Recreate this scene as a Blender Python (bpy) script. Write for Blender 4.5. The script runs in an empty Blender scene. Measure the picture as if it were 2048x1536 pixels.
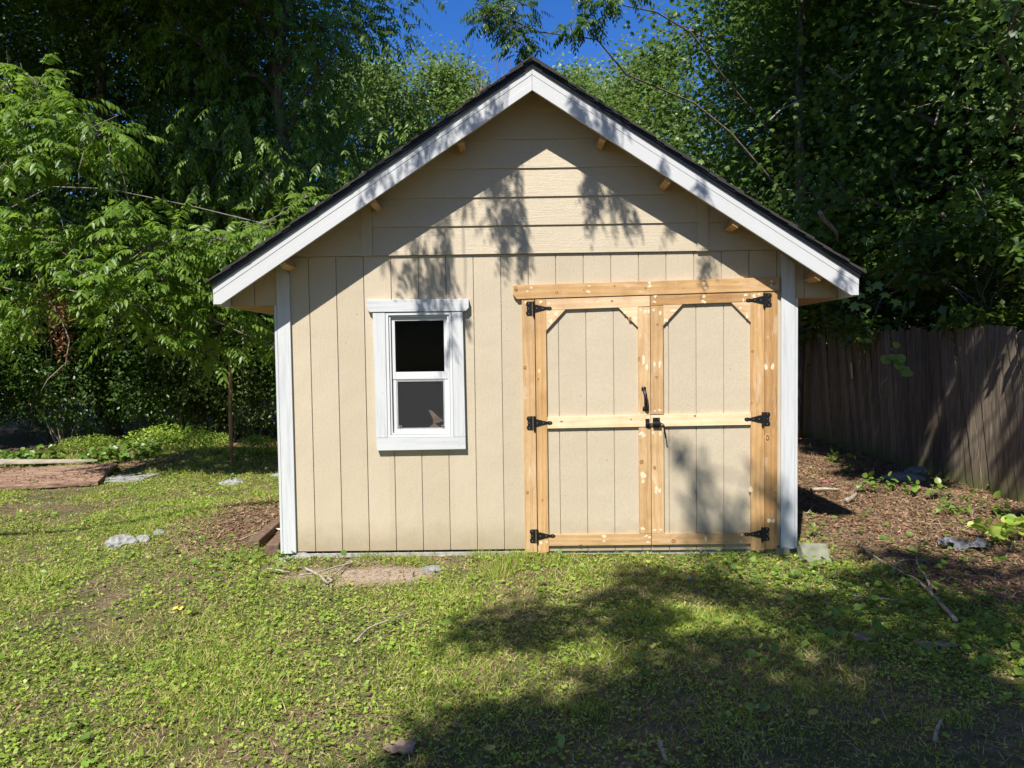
import bpy, math, random
import numpy as np
from mathutils import Vector, Matrix
random.seed(7); RNG = np.random.default_rng(7)
SC = bpy.context.scene
COL = SC.collection

# ------------------------------------------------------------------ camera
FPX = 1400.0                                   # focal length in pixels of the 2048 px wide photo
PITCH, YAW, ROLL = math.radians(2.3), math.radians(0.5), 0.0138
CAM = np.array([0.0, -5.26, 1.465])
FW = np.array([-math.sin(YAW)*math.cos(PITCH), math.cos(YAW)*math.cos(PITCH), -math.sin(PITCH)])
R0 = np.cross(FW, [0, 0, 1]); R0 /= np.linalg.norm(R0); U0 = np.cross(R0, FW)
RT = math.cos(ROLL)*R0 - math.sin(ROLL)*U0
UP = math.cos(ROLL)*U0 + math.sin(ROLL)*R0
cam = bpy.data.cameras.new('camera'); cam.sensor_width = 36; cam.lens = 36*FPX/2048
cam.clip_start = 0.05; cam.clip_end = 2000
co = bpy.data.objects.new('camera', cam); COL.objects.link(co); SC.camera = co
M = Matrix(((RT[0], UP[0], -FW[0], CAM[0]), (RT[1], UP[1], -FW[1], CAM[1]), (RT[2], UP[2], -FW[2], CAM[2]), (0, 0, 0, 1)))
co.matrix_world = M

# ------------------------------------------------------------------ light
SUN_EL, SUN_AZ = math.radians(52.5), math.radians(24.0)
L = np.array([math.sin(SUN_AZ)*math.cos(SUN_EL), math.cos(SUN_AZ)*math.cos(SUN_EL), -math.sin(SUN_EL)])  # light travels along L
W = bpy.data.worlds.new('World'); SC.world = W; W.use_nodes = True
nt = W.node_tree; bg = nt.nodes['Background']
sky = nt.nodes.new('ShaderNodeTexSky'); sky.sky_type = 'NISHITA'; sky.sun_disc = False
sky.sun_elevation = SUN_EL; sky.sun_rotation = math.pi + SUN_AZ
sky.air_density = 1.0; sky.dust_density = 0.3; sky.ozone_density = 4.0; sky.altitude = 300
hs = nt.nodes.new('ShaderNodeHueSaturation'); hs.inputs['Saturation'].default_value = 1.32; hs.inputs['Hue'].default_value = .515; hs.inputs['Value'].default_value = 1.36
nt.links.new(sky.outputs[0], hs.inputs['Color']); nt.links.new(hs.outputs[0], bg.inputs[0]); bg.inputs[1].default_value = 0.08
sl = bpy.data.lights.new('sun', 'SUN'); sl.energy = 5.0; sl.angle = math.radians(0.53); sl.color = (1.0, 0.955, 0.88)
so = bpy.data.objects.new('sun', sl); COL.objects.link(so)
so.rotation_euler = Vector(-L).to_track_quat('Z', 'Y').to_euler()
SC.view_settings.view_transform = 'Standard'; SC.view_settings.look = 'None'
SC.view_settings.exposure = 0.74; SC.view_settings.gamma = 1
SC.cycles.max_bounces = 6; SC.cycles.diffuse_bounces = 3; SC.cycles.glossy_bounces = 3
SC.cycles.transmission_bounces = 4; SC.cycles.transparent_max_bounces = 6
SC.cycles.caustics_reflective = False; SC.cycles.caustics_refractive = False

# ------------------------------------------------------------------ noise and terrain
_lat = np.random.default_rng(3).random((64, 64, 64)).astype(np.float32)
def vnoise(p, s):
    q = np.asarray(p, float)*s + 1000.0
    i = np.floor(q).astype(int); f = q - i; f = f*f*(3-2*f); i &= 63; j = (i+1) & 63
    def g(a, b, c): return _lat[a, b, c]
    x0, y0, z0 = i[:, 0], i[:, 1], i[:, 2]; x1, y1, z1 = j[:, 0], j[:, 1], j[:, 2]
    fx, fy, fz = f[:, 0], f[:, 1], f[:, 2]
    return ((g(x0,y0,z0)*(1-fx)+g(x1,y0,z0)*fx)*(1-fy)+(g(x0,y1,z0)*(1-fx)+g(x1,y1,z0)*fx)*fy)*(1-fz) + \
           ((g(x0,y0,z1)*(1-fx)+g(x1,y0,z1)*fx)*(1-fy)+(g(x0,y1,z1)*(1-fx)+g(x1,y1,z1)*fx)*fy)*fz
def n2(x, y, s, o=0.0):
    return vnoise(np.stack([x, y, np.full_like(x, o)], 1), s)
def gauss(x, y, cx, cy, sx, sy): return np.exp(-((x-cx)/sx)**2-((y-cy)/sy)**2)
def hgt(x, y):
    x = np.atleast_1d(np.asarray(x, float)); y = np.atleast_1d(np.asarray(y, float))
    h = -0.075 + 0.07*(n2(x, y, 0.5)-.5) + 0.035*(n2(x, y, 2.1, 5)-.5) + 0.02*(n2(x, y, 6, 9)-.5)
    h = h + 0.14*gauss(x, y, -2.6, 1.6, .9, 1.1) + 0.20*gauss(x, y, -4.8, 5.2, 1.3, 1.0) + 0.06*gauss(x, y, 3.2, 3, 1.5, 3)
    near = gauss(x, y, 0.1, 0.0, 2.6, 0.7)
    h = h*(1-near) + near*(-0.046)
    far = np.clip((np.hypot(x, y-4)-14)/40, 0, 1)
    return h*(1-far) - 0.05*far
def ray(px, py): return FW + RT*(px-1024)/FPX - UP*(py-768)/FPX
def G(px, py, dz=0.0):
    """ground point seen at a pixel of the photo"""
    d = ray(px, py); z = -.06
    for _ in range(6):
        p = CAM + d*((z-CAM[2])/d[2]); z = float(hgt(p[0], p[1])[0])
    return np.array([p[0], p[1], z+dz])
def WP(px, py, Y=0.0):
    d = ray(px, py); p = CAM + d*((Y-CAM[1])/d[1]); return p

# ------------------------------------------------------------------ materials
def mat(name):
    m = bpy.data.materials.new(name); m.use_nodes = True
    n = m.node_tree; return m, n, n.nodes['Principled BSDF']
def N(n, t, **k):
    a = n.nodes.new(t)
    for q, v in k.items(): setattr(a, q, v)
    return a
def ramp(n, stops, fac=None):
    r = N(n, 'ShaderNodeValToRGB'); e = r.color_ramp.elements
    while len(e) < len(stops): e.new(.5)
    for i, (p, c) in enumerate(stops): e[i].position = p; e[i].color = (*c, 1)
    if fac is not None: n.links.new(fac, r.inputs[0])
    return r
def coords(n, scale=(1, 1, 1), kind='Object', rnd=False):
    tc = N(n, 'ShaderNodeTexCoord'); mp = N(n, 'ShaderNodeMapping'); mp.inputs['Scale'].default_value = scale
    n.links.new(tc.outputs[kind], mp.inputs[0])
    if rnd:
        oi = N(n, 'ShaderNodeObjectInfo'); ml = N(n, 'ShaderNodeMath', operation='MULTIPLY'); ml.inputs[1].default_value = 37.0
        n.links.new(oi.outputs['Random'], ml.inputs[0]); n.links.new(ml.outputs[0], mp.inputs['Location'])
    return mp.outputs[0]
def noise(n, vec, scale, detail=4, rough=.55, dist=0.0):
    a = N(n, 'ShaderNodeTexNoise'); a.inputs['Scale'].default_value = scale; a.inputs['Detail'].default_value = detail
    a.inputs['Roughness'].default_value = rough; a.inputs['Distortion'].default_value = dist
    n.links.new(vec, a.inputs['Vector']); return a.outputs['Fac']
def bump(n, b, h, strength=.3, dist=.01):
    a = N(n, 'ShaderNodeBump'); a.inputs['Strength'].default_value = strength; a.inputs['Distance'].default_value = dist
    n.links.new(h, a.inputs['Height']); n.links.new(a.outputs[0], b.inputs['Normal']); return a
def madd(n, a, b, op='ADD', k=None):
    m = N(n, 'ShaderNodeMath', operation=op)
    n.links.new(a, m.inputs[0])
    if k is not None: m.inputs[1].default_value = k
    else: n.links.new(b, m.inputs[1])
    return m.outputs[0]
def mixc(n, f, a, b, mode='MIX'):
    m = N(n, 'ShaderNodeMixRGB', blend_type=mode)
    if isinstance(f, float): m.inputs[0].default_value = f
    else: n.links.new(f, m.inputs[0])
    for i, v in ((1, a), (2, b)):
        if isinstance(v, tuple): m.inputs[i].default_value = (*v, 1)
        else: n.links.new(v, m.inputs[i])
    return m.outputs[0]
def simple(name, col, rough=.6, metal=0, spec=.5, nscale=30, var=.12, bs=.1, bd=.003):
    m, n, b = mat(name); v = coords(n)
    f = noise(n, v, nscale)
    r = ramp(n, [(.3, tuple(c*(1-var) for c in col)), (.7, tuple(min(1, c*(1+var)) for c in col))], f)
    n.links.new(r.outputs[0], b.inputs['Base Color']); b.inputs['Roughness'].default_value = rough
    b.inputs['Metallic'].default_value = metal; b.inputs['Specular IOR Level'].default_value = spec
    bump(n, b, f, bs, bd); return m

def siding(name, vertical=True):
    """painted engineered-wood siding, embossed wood grain"""
    m, n, b = mat(name)
    s = (1, 1, 1) if vertical else (1, 1, 1)
    vec = coords(n)
    # long grain lines
    lg = coords(n, (95, 20, 5) if vertical else (5, 20, 95)); l1 = noise(n, lg, 1.0, 3, .5, .4)
    # cathedral figures: distorted rings
    wv = N(n, 'ShaderNodeTexWave', wave_type='RINGS', rings_direction='SPHERICAL')
    n.links.new(coords(n, (4.92, 1, 1.1) if vertical else (1.1, 1, 4.8)), wv.inputs['Vector'])
    wv.inputs['Scale'].default_value = 7; wv.inputs['Distortion'].default_value = 9; wv.inputs['Detail'].default_value = 2.5
    wv.inputs['Detail Scale'].default_value = 1.3
    # short cross ripples, only here and there
    rp = noise(n, coords(n, (34, 20, 160) if vertical else (60, 20, 120)), 1.0, 2, .5, .3)
    msk = ramp(n, [(.42, (0, 0, 0)), (.6, (1, 1, 1))], noise(n, vec, 4.5, 2))
    h = madd(n, madd(n, wv.outputs['Fac'], None, 'MULTIPLY', .16), l1)
    h2 = madd(n, rp, msk.outputs[0], 'MULTIPLY'); h2 = madd(n, h2, None, 'MULTIPLY', 1.1)
    h = madd(n, h, h2); h = madd(n, h, madd(n, noise(n, vec, 140, 2), None, 'MULTIPLY', .7))
    bump(n, b, h, .55, .003)
    # broad faint unevenness of the paint
    f = noise(n, vec, 2.2, 4); f2 = noise(n, coords(n, (60, 60, 60)), 1, 2)
    c = ramp(n, [(.3, (.470, .396, .284)), (.7, (.508, .431, .313))], f)
    c2 = mixc(n, .12, c.outputs[0], ramp(n, [(.3, (.40, .33, .22)), (.65, (.68, .58, .42))], f2).outputs[0])
    ge = N(n, 'ShaderNodeNewGeometry'); c2 = mixc(n, 1.0, c2, ramp(n, [(0, (.95, .945, .94)), (1, (1.03, 1.03, 1.04))], ge.outputs['Random Per Island']).outputs[0], 'MULTIPLY')
    # few dark specks
    vo = N(n, 'ShaderNodeTexVoronoi'); vo.inputs['Scale'].default_value = 7; n.links.new(vec, vo.inputs['Vector'])
    sp = ramp(n, [(.018, (1, 1, 1)), (.03, (0, 0, 0))], vo.outputs['Distance'])
    c3 = mixc(n, sp.outputs[0], c2, (.16, .12, .07))
    # splashed soil along the bottom
    sx = N(n, 'ShaderNodeSeparateXYZ'); n.links.new(vec, sx.inputs[0])
    zz = madd(n, sx.outputs['Z'], madd(n, noise(n, vec, 9, 4), None, 'MULTIPLY', .22), 'SUBTRACT')
    dirt = ramp(n, [(.0, (.85, .85, .85)), (.2, (0, 0, 0))], madd(n, zz, None, 'ADD', .08))
    if vertical: c3 = mixc(n, dirt.outputs[0], c3, (.36, .29, .19))
    n.links.new(c3, b.inputs['Base Color']); b.inputs['Roughness'].default_value = .55
    return m
def pine(name, horiz=False, a=(.61, .425, .235), d=(.38, .225, .095)):
    m, n, b = mat(name)
    sc = (3.5, 60, 60) if horiz else (60, 60, 3.5)
    v = coords(n, sc, rnd=True); f = noise(n, v, 1.0, 5, .6, .8)
    wv = N(n, 'ShaderNodeTexWave', wave_type='BANDS', bands_direction='Z' if horiz else 'X')
    n.links.new(coords(n, (1.3, 1, 9) if horiz else (9, 1, 1.3), rnd=True), wv.inputs['Vector'])
    wv.inputs['Scale'].default_value = .9; wv.inputs['Distortion'].default_value = 10; wv.inputs['Detail'].default_value = 2.5
    wv.inputs['Detail Scale'].default_value = .8
    g = ramp(n, [(.25, a), (.62, tuple((x*2+y)/3 for x, y in zip(a, d))), (.85, d)], f)
    g2 = ramp(n, [(.5, (0, 0, 0)), (.90, (.5, .5, .5)), (1.0, (.15, .15, .15))], wv.outputs['Fac'])
    c = mixc(n, g2.outputs[0], g.outputs[0], d)
    oi = N(n, 'ShaderNodeObjectInfo'); tr = ramp(n, [(0, (.82, .74, .64)), (.5, (1.0, .98, .94)), (1, (1.1, 1.1, 1.1))], oi.outputs['Random'])
    c = mixc(n, 1.0, c, tr.outputs[0], 'MULTIPLY')
    bl = ramp(n, [(.3, (.80, .74, .66)), (.5, (1, .99, .96)), (.7, (1.1, 1.12, 1.14))], noise(n, coords(n), 4, 5, .65))
    c = mixc(n, 1.0, c, bl.outputs[0], 'MULTIPLY')
    sm = ramp(n, [(.56, (0, 0, 0)), (.72, (.6, .6, .6))], noise(n, coords(n, (2.5, 11, 11) if horiz else (11, 11, 2.5), rnd=True), 1.3, 5, .7, .6))
    c = mixc(n, sm.outputs[0], c, (.68, .56, .41))
    n.links.new(c, b.inputs['Base Color']); b.inputs['Roughness'].default_value = .62
    bump(n, b, f, .25, .002); return m
def whitewash(name, horiz=False):
    m, n, b = mat(name); f = noise(n, coords(n, (3, 45, 45) if horiz else (45, 45, 3), rnd=True), 1, 4)
    c = ramp(n, [(.30, (.46, .475, .485)), (.52, (.55, .56, .565)), (.8, (.59, .59, .585))], f)
    f2 = noise(n, coords(n), 4, 5, .6)
    c2 = mixc(n, ramp(n, [(.56, (0, 0, 0)), (.75, (.55, .55, .55))], f2).outputs[0], c.outputs[0], (.48, .49, .50))
    vo = N(n, 'ShaderNodeTexVoronoi'); vo.inputs['Scale'].default_value = 9; n.links.new(coords(n), vo.inputs['Vector'])
    c2 = mixc(n, ramp(n, [(.03, (.7, .7, .7)), (.06, (0, 0, 0))], vo.outputs['Distance']).outputs[0], c2, (.38, .36, .33))
    n.links.new(c2, b.inputs['Base Color']); b.inputs['Roughness'].default_value = .5
    bump(n, b, f, .25, .002); return m
def leafmat(name, cols, trans=.35, tcol=(.22, .42, .05), rough=.42, spec=.5):
    m = bpy.data.materials.new(name); m.use_nodes = True; n = m.node_tree; b = n.nodes['Principled BSDF']
    out = n.nodes['Material Output']
    ge = N(n, 'ShaderNodeNewGeometry')
    k = len(cols)-1
    r = ramp(n, [(i/k, c) for i, c in enumerate(cols)], ge.outputs['Random Per Island'])
    n.links.new(r.outputs[0], b.inputs['Base Color']); b.inputs['Roughness'].default_value = rough
    b.inputs['Specular IOR Level'].default_value = spec
    t = N(n, 'ShaderNodeBsdfTranslucent')
    tc = mixc(n, .55, r.outputs[0], tcol); n.links.new(tc, t.inputs[0])
    mx = N(n, 'ShaderNodeMixShader'); mx.inputs[0].default_value = trans
    n.links.new(b.outputs[0], mx.inputs[1]); n.links.new(t.outputs[0], mx.inputs[2]); n.links.new(mx.outputs[0], out.inputs[0])
    return m
def bark(name, c1=(.10, .085, .07), c2=(.24, .21, .18)):
    m, n, b = mat(name); f = noise(n, coords(n, (14, 14, 3)), 1.5, 6, .65, .5)
    r = ramp(n, [(.35, c1), (.68, c2)], f); n.links.new(r.outputs[0], b.inputs['Base Color']); b.inputs['Roughness'].default_value = .9
    bump(n, b, f, .8, .03); return m

MT = {}
MT['sidv'] = siding('siding_paint', True); MT['sidh'] = siding('lap_siding_paint', False)
MT['pv'] = pine('pine_upright'); MT['ph'] = pine('pine_level', True)
MT['phl'] = pine('pine_pale_level', True, (.74, .565, .375), (.56, .38, .21))
MT['pvd'] = pine('pine_amber_upright', False, (.55, .345, .155), (.31, .165, .06))
MT['phd'] = pine('pine_amber_level', True, (.57, .365, .17), (.33, .18, .07))
MT['wv'] = whitewash('white_wash'); MT['wh'] = whitewash('white_wash_level', True)
MT['vinyl'] = simple('white_vinyl', (.60, .605, .61), .35, nscale=3, var=.02, bs=.05)
MT['barge'] = simple('barge_paint', (.54, .545, .545), .4, nscale=2.5, var=.02, bs=.03)
MT['putty'] = simple('wood_filler', (.70, .575, .39), .8, nscale=40, var=.12)
MT['knot'] = simple('knot_wood', (.20, .085, .03), .6, nscale=80, var=.4)
MT['ring'] = simple('knot_ring_wood', (.52, .30, .12), .6, nscale=60, var=.2)
MT['iron'] = simple('black_iron', (.012, .012, .013), .38, .3, .6, nscale=160, var=.5, bs=.5, bd=.001)
MT['screw'] = simple('bright_screw', (.35, .34, .32), .35, .9)
MT['drip'] = simple('black_drip_metal', (.012, .012, .014), .32, .2, .6, nscale=4)
MT['shingle'] = simple('asphalt_shingle', (.035, .032, .03), .95, nscale=220, var=.7, bs=.8, bd=.004)
MT['conc'] = simple('old_concrete', (.33, .32, .29), .9, nscale=26, var=.3, bs=.5, bd=.006)
MT['block'] = simple('mossy_concrete', (.19, .19, .135), .9, nscale=12, var=.35, bs=.5, bd=.006)
MT['rock'] = simple('pale_rock', (.25, .245, .225), .9, nscale=14, var=.45, bs=1, bd=.02)
MT['rockd'] = simple('grey_rock', (.20, .20, .185), .9, nscale=14, var=.35, bs=1, bd=.02)
MT['timber'] = simple('brown_timber', (.14, .085, .055), .85, nscale=24, var=.4, bs=.6, bd=.01)
MT['dark'] = simple('painted_interior_shade', (.012, .011, .011), .95, spec=.1)  # near-black puts the unlit interior's shade into floor and lining
MT['rawwood'] = simple('raw_plywood', (.42, .27, .14), .8, nscale=12, var=.25)
MT['paper'] = simple('brown_paper', (.34, .24, .15), .7, nscale=10)
MT['black'] = simple('black_edge', (.02, .02, .02), .8)
MT['stick'] = bark('stick_bark', (.22, .18, .13), (.48, .41, .32))
MT['bark'] = bark('tree_bark')
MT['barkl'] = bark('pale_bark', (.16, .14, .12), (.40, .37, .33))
MT['twig'] = bark('dead_twig_bark', (.13, .08, .07), (.26, .18, .16))
MT['rust'] = simple('rusty_pole', (.26, .15, .10), .75, nscale=9, var=.4)
MT['bag'] = simple('grey_plastic', (.21, .21, .22), .35, nscale=12, var=.35, bs=.4, bd=.01)
MT['white'] = simple('white_plastic', (.78, .78, .76), .5, nscale=14, var=.08)
MT['blue'] = simple('blue_scrap', (.05, .16, .48), .5)
MT['yellow'] = simple('yellow_leaf', (.70, .52, .08), .6)
MT['dry'] = simple('dry_leaf', (.34, .23, .17), .8, nscale=14, var=.3)
MT['galv'] = simple('galvanised_steel', (.60, .61, .62), .4, .6)

def glassmat():
    m = bpy.data.materials.new('window_glass'); m.use_nodes = True; n = m.node_tree; out = n.nodes['Material Output']
    n.nodes.remove(n.nodes['Principled BSDF'])
    t = N(n, 'ShaderNodeBsdfTransparent'); t.inputs[0].default_value = (.30, .31, .31, 1)
    g = N(n, 'ShaderNodeBsdfGlossy'); g.inputs['Roughness'].default_value = .14
    fr = N(n, 'ShaderNodeFresnel'); fr.inputs[0].default_value = 1.2
    mx = N(n, 'ShaderNodeMixShader'); n.links.new(fr.outputs[0], mx.inputs[0])
    n.links.new(t.outputs[0], mx.inputs[1]); n.links.new(g.outputs[0], mx.inputs[2]); n.links.new(mx.outputs[0], out.inputs[0])
    return m
def screenmat():
    m = bpy.data.materials.new('insect_screen'); m.use_nodes = True; n = m.node_tree; out = n.nodes['Material Output']
    b = n.nodes['Principled BSDF']; b.inputs['Roughness'].default_value = .45
    v = coords(n); f = noise(n, v, 300, 3, .8)
    c = ramp(n, [(.42, (.014, .013, .015)), (.56, (.055, .052, .056)), (.70, (.22, .215, .22))], f)
    n.links.new(c.outputs[0], b.inputs['Base Color'])
    t = N(n, 'ShaderNodeBsdfTransparent'); mx = N(n, 'ShaderNodeMixShader'); mx.inputs[0].default_value = .5
    n.links.new(t.outputs[0], mx.inputs[1]); n.links.new(b.outputs[0], mx.inputs[2]); n.links.new(mx.outputs[0], out.inputs[0])
    return m
MT['glass'] = glassmat(); MT['screen'] = screenmat()

def fencemat():
    m, n, b = mat('weathered_fence_wood')
    f = noise(n, coords(n, (40, 40, 2.2), rnd=True), 1, 5, .6, .5)
    r = ramp(n, [(.3, (.072, .056, .040)), (.7, (.26, .21, .155))], f)
    oi = N(n, 'ShaderNodeObjectInfo'); tr = ramp(n, [(0, (.6, .58, .55)), (1, (1.25, 1.22, 1.17))], oi.outputs['Random'])
    c = mixc(n, 1.0, r.outputs[0], tr.outputs[0], 'MULTIPLY')
    v = coords(n); sx = N(n, 'ShaderNodeSeparateXYZ'); n.links.new(v, sx.inputs[0])
    zz = madd(n, sx.outputs['Z'], madd(n, noise(n, v, 6, 4), None, 'MULTIPLY', .6), 'SUBTRACT')
    gr = ramp(n, [(0, (.85, .85, .85)), (.35, (0, 0, 0))], madd(n, zz, None, 'ADD', .3))
    c = mixc(n, gr.outputs[0], c, (.13, .145, .04))
    n.links.new(c, b.inputs['Base Color']); b.inputs['Roughness'].default_value = .9; bump(n, b, f, .6, .006); return m
MT['fence'] = fencemat()

# ------------------------------------------------------------------ mesh helpers
class MB:
    def __init__(s): s.v = []; s.f = []; s.m = []
    def poly(s, pts, faces, mi=0):
        o = len(s.v); s.v += [tuple(map(float, p)) for p in pts]; s.f += [tuple(i+o for i in f) for f in faces]; s.m += [mi]*len(faces)
    def box(s, x0, x1, y0, y1, z0, z1, mi=0):
        p = [(x0,y0,z0),(x1,y0,z0),(x1,y1,z0),(x0,y1,z0),(x0,y0,z1),(x1,y0,z1),(x1,y1,z1),(x0,y1,z1)]
        s.poly(p, [(0,3,2,1),(4,5,6,7),(0,1,5,4),(1,2,6,5),(2,3,7,6),(3,0,4,7)], mi)
    def prism(s, xz, y0, y1, mi=0):
        """outline in x-z (counter-clockwise seen from the front), front at y0, back at y1"""
        k = len(xz); a = [(x, y0, z) for x, z in xz] + [(x, y1, z) for x, z in xz]
        s.poly(a, [tuple(range(k)), tuple(range(2*k-1, k-1, -1))] + [(i, i+k, (i+1) % k+k, (i+1) % k) for i in range(k)], mi)
    def blob(s, x, z, rx, rz, y, mi, k=9, rnd=None, jag=.25):
        rnd = rnd or random
        pts = []
        for i in range(k):
            a = 2*math.pi*i/k; q = 1+jag*(rnd.random()-.5)*2
            pts.append((x+rx*q*math.cos(a), z+rz*q*math.sin(a)))
        s.prism(pts, y, y+.0012, mi)
    def tube(s, pts, rad, k=6, mi=0, cap=True):
        o = len(s.v); P = [Vector(p) for p in pts]; nrm = None
        for i, p in enumerate(P):
            t = (P[min(i+1, len(P)-1)]-P[max(i-1, 0)]).normalized()
            if nrm is None:
                nrm = t.orthogonal().normalized()
            else:
                nrm = (nrm - t*nrm.dot(t)); nrm = nrm.normalized() if nrm.length > 1e-6 else t.orthogonal().normalized()
            bn = t.cross(nrm)
            for j in range(k):
                a = 2*math.pi*j/k; s.v.append(tuple(p+(nrm*math.cos(a)+bn*math.sin(a))*rad[i]))
        for i in range(len(P)-1):
            for j in range(k):
                a = o+i*k+j; b = o+i*k+(j+1) % k; s.f.append((a, b, b+k, a+k)); s.m.append(mi)
        if cap:
            s.f.append(tuple(o+j for j in range(k-1, -1, -1))); s.m.append(mi)
            e = o+(len(P)-1)*k; s.f.append(tuple(e+j for j in range(k))); s.m.append(mi)
    def build(s, name, mats, parent=None, bevel=0, smooth=False, loc=None):
        me = bpy.data.meshes.new(name); me.from_pydata(s.v, [], s.f)
        if not isinstance(mats, (list, tuple)): mats = [mats]
        for m in mats: me.materials.append(m)
        me.polygons.foreach_set('material_index', s.m)
        if smooth: me.polygons.foreach_set('use_smooth', [True]*len(s.f))
        me.update()
        o = bpy.data.objects.new(name, me); COL.objects.link(o)
        if parent is not None: o.parent = parent
        if bevel:
            b = o.modifiers.new('bevel', 'BEVEL'); b.width = bevel; b.segments = 2; b.limit_method = 'ANGLE'
        if loc is not None: o.location = loc
        return o
def tag(o, label=None, cat=None, group=None, kind=None):
    if label: o['label'] = label
    if cat: o['category'] = cat
    if group: o['group'] = group
    if kind: o['kind'] = kind
    return o
def empty(name, loc, label, cat, group=None, rz=0):
    o = bpy.data.objects.new(name, None); COL.objects.link(o); o.location = tuple(map(float, loc)); o.rotation_euler.z = rz
    o.empty_display_size = .1
    return tag(o, label, cat, group)
def copy_tree(o, parent=None):
    c = o.copy(); COL.objects.link(c)
    if parent is not None: c.parent = parent
    for ch in [q for q in bpy.data.objects if q.parent == o]: copy_tree(ch, c)
    return c
def npmesh(name, V, F, m, parent=None, smooth=False):
    """V (n,3) float, F (m,3) int triangles"""
    me = bpy.data.meshes.new(name); V = np.asarray(V, np.float32); F = np.asarray(F, np.int32)
    me.vertices.add(len(V)); me.vertices.foreach_set('co', V.ravel())
    me.loops.add(F.size); me.loops.foreach_set('vertex_index', F.ravel())
    me.polygons.add(len(F)); me.polygons.foreach_set('loop_start', np.arange(0, F.size, 3, dtype=np.int32))
    me.polygons.foreach_set('loop_total', np.full(len(F), 3, np.int32))
    if smooth: me.polygons.foreach_set('use_smooth', np.ones(len(F), bool))
    me.materials.append(m); me.update(calc_edges=True)
    o = bpy.data.objects.new(name, me); COL.objects.link(o)
    if parent is not None: o.parent = parent
    return o

# leaf templates: local x = across, y = along, z = up out of the leaf
def T_fan(out, cz=.0):
    v = [(0, .42, cz)] + [(x, y, z) for x, y, z in out]; k = len(out)
    return np.array(v, float), np.array([(0, i+1, (i+1) % k+1) for i in range(k)])
T_LANCE = (np.array([(0,0,0),(.17,.35,.03),(.12,.7,-.02),(0,1,-.12),(-.12,.7,-.02),(-.17,.35,.03),(0,.5,-.02)], float),
           np.array([(0,1,6),(1,2,6),(2,3,6),(3,4,6),(4,5,6),(5,0,6)]))
T_OVAL = (np.array([(0,0,0),(.3,.4,.06),(0,1,-.08),(-.3,.4,.06)], float), np.array([(0,1,2),(0,2,3)]))
T_ROUND = T_fan([(.05,0,0),(.32,.04,.05),(.48,.35,.09),(.38,.72,.05),(0,1,-.06),(-.38,.72,.05),(-.48,.35,.09),(-.32,.04,.05),(-.05,.0,0)], -.02)
T_MAPLE = T_fan([(0,0,0),(.22,.10,0),(.52,.06,-.05),(.38,.30,0),(.60,.62,-.06),(.26,.60,0),(.14,.72,0),(0,1.05,-.06),(-.14,.72,0),(-.26,.60,0),(-.60,.62,-.06),(-.38,.30,0),(-.52,.06,-.05),(-.22,.10,0)], .05)
T_BLADE = (np.array([(-.5,0,0),(.5,0,0),(-.4,.5,.0),(.4,.5,.0),(0,1,0)], float), np.array([(0,1,3),(0,3,2),(2,3,4)]))
T_CLOVER = T_fan([(0,.08,0),(.22,-.05,.05),(.45,.15,.03),(.25,.45,0),(.34,.8,.05),(0,.95,.02),(-.34,.8,.05),(-.25,.45,0),(-.45,.15,.03),(-.22,-.05,.05)], -.02)
T_FLAKE = (np.array([(-.22,0,0),(.25,.1,.05),(.18,.9,-.04),(-.2,1,.06)], float), np.array([(0,1,2),(0,2,3)]))

def norm(a): return a/np.maximum(np.linalg.norm(a, axis=-1, keepdims=True), 1e-9)
def stamp(T, pos, d, up, size, wide=None):
    """one template per row: y axis along d, z axis near up"""
    tv, tf = T; y = norm(d); x = norm(np.cross(y, up)); z = np.cross(x, y)
    size = np.broadcast_to(np.asarray(size, float), (len(pos),)); w = size if wide is None else size*wide
    V = pos[:, None, :] + x[:, None, :]*(tv[None, :, 0:1]*np.reshape(w, (-1, 1, 1))) \
        + y[:, None, :]*(tv[None, :, 1:2]*size[:, None, None]) + z[:, None, :]*(tv[None, :, 2:3]*size[:, None, None])
    k = len(tv); F = tf[None] + (np.arange(len(pos))*k)[:, None, None]
    return V.reshape(-1, 3), F.reshape(-1, 3)
def join(parts):
    V = []; F = []; o = 0
    for v, f in parts: V.append(v); F.append(f+o); o += len(v)
    return np.concatenate(V), np.concatenate(F)
def rdir(n, rng, zb=0.0):
    a = rng.normal(size=(n, 3)); a = norm(a); a[:, 2] += zb; return norm(a)
def leaves_at(P, rng, T, size, droop=.4, flat=1.0, out=None, wide=None):
    """free leaves on points P"""
    n = len(P); d = rdir(n, rng); d[:, 2] = d[:, 2]*.6 - droop
    if out is not None: d += out*.7
    up = rdir(n, rng)*.75 + np.array([0, 0, flat])
    return stamp(T, P, norm(d), norm(up), size*rng.uniform(.65, 1.25, n), wide)
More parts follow.
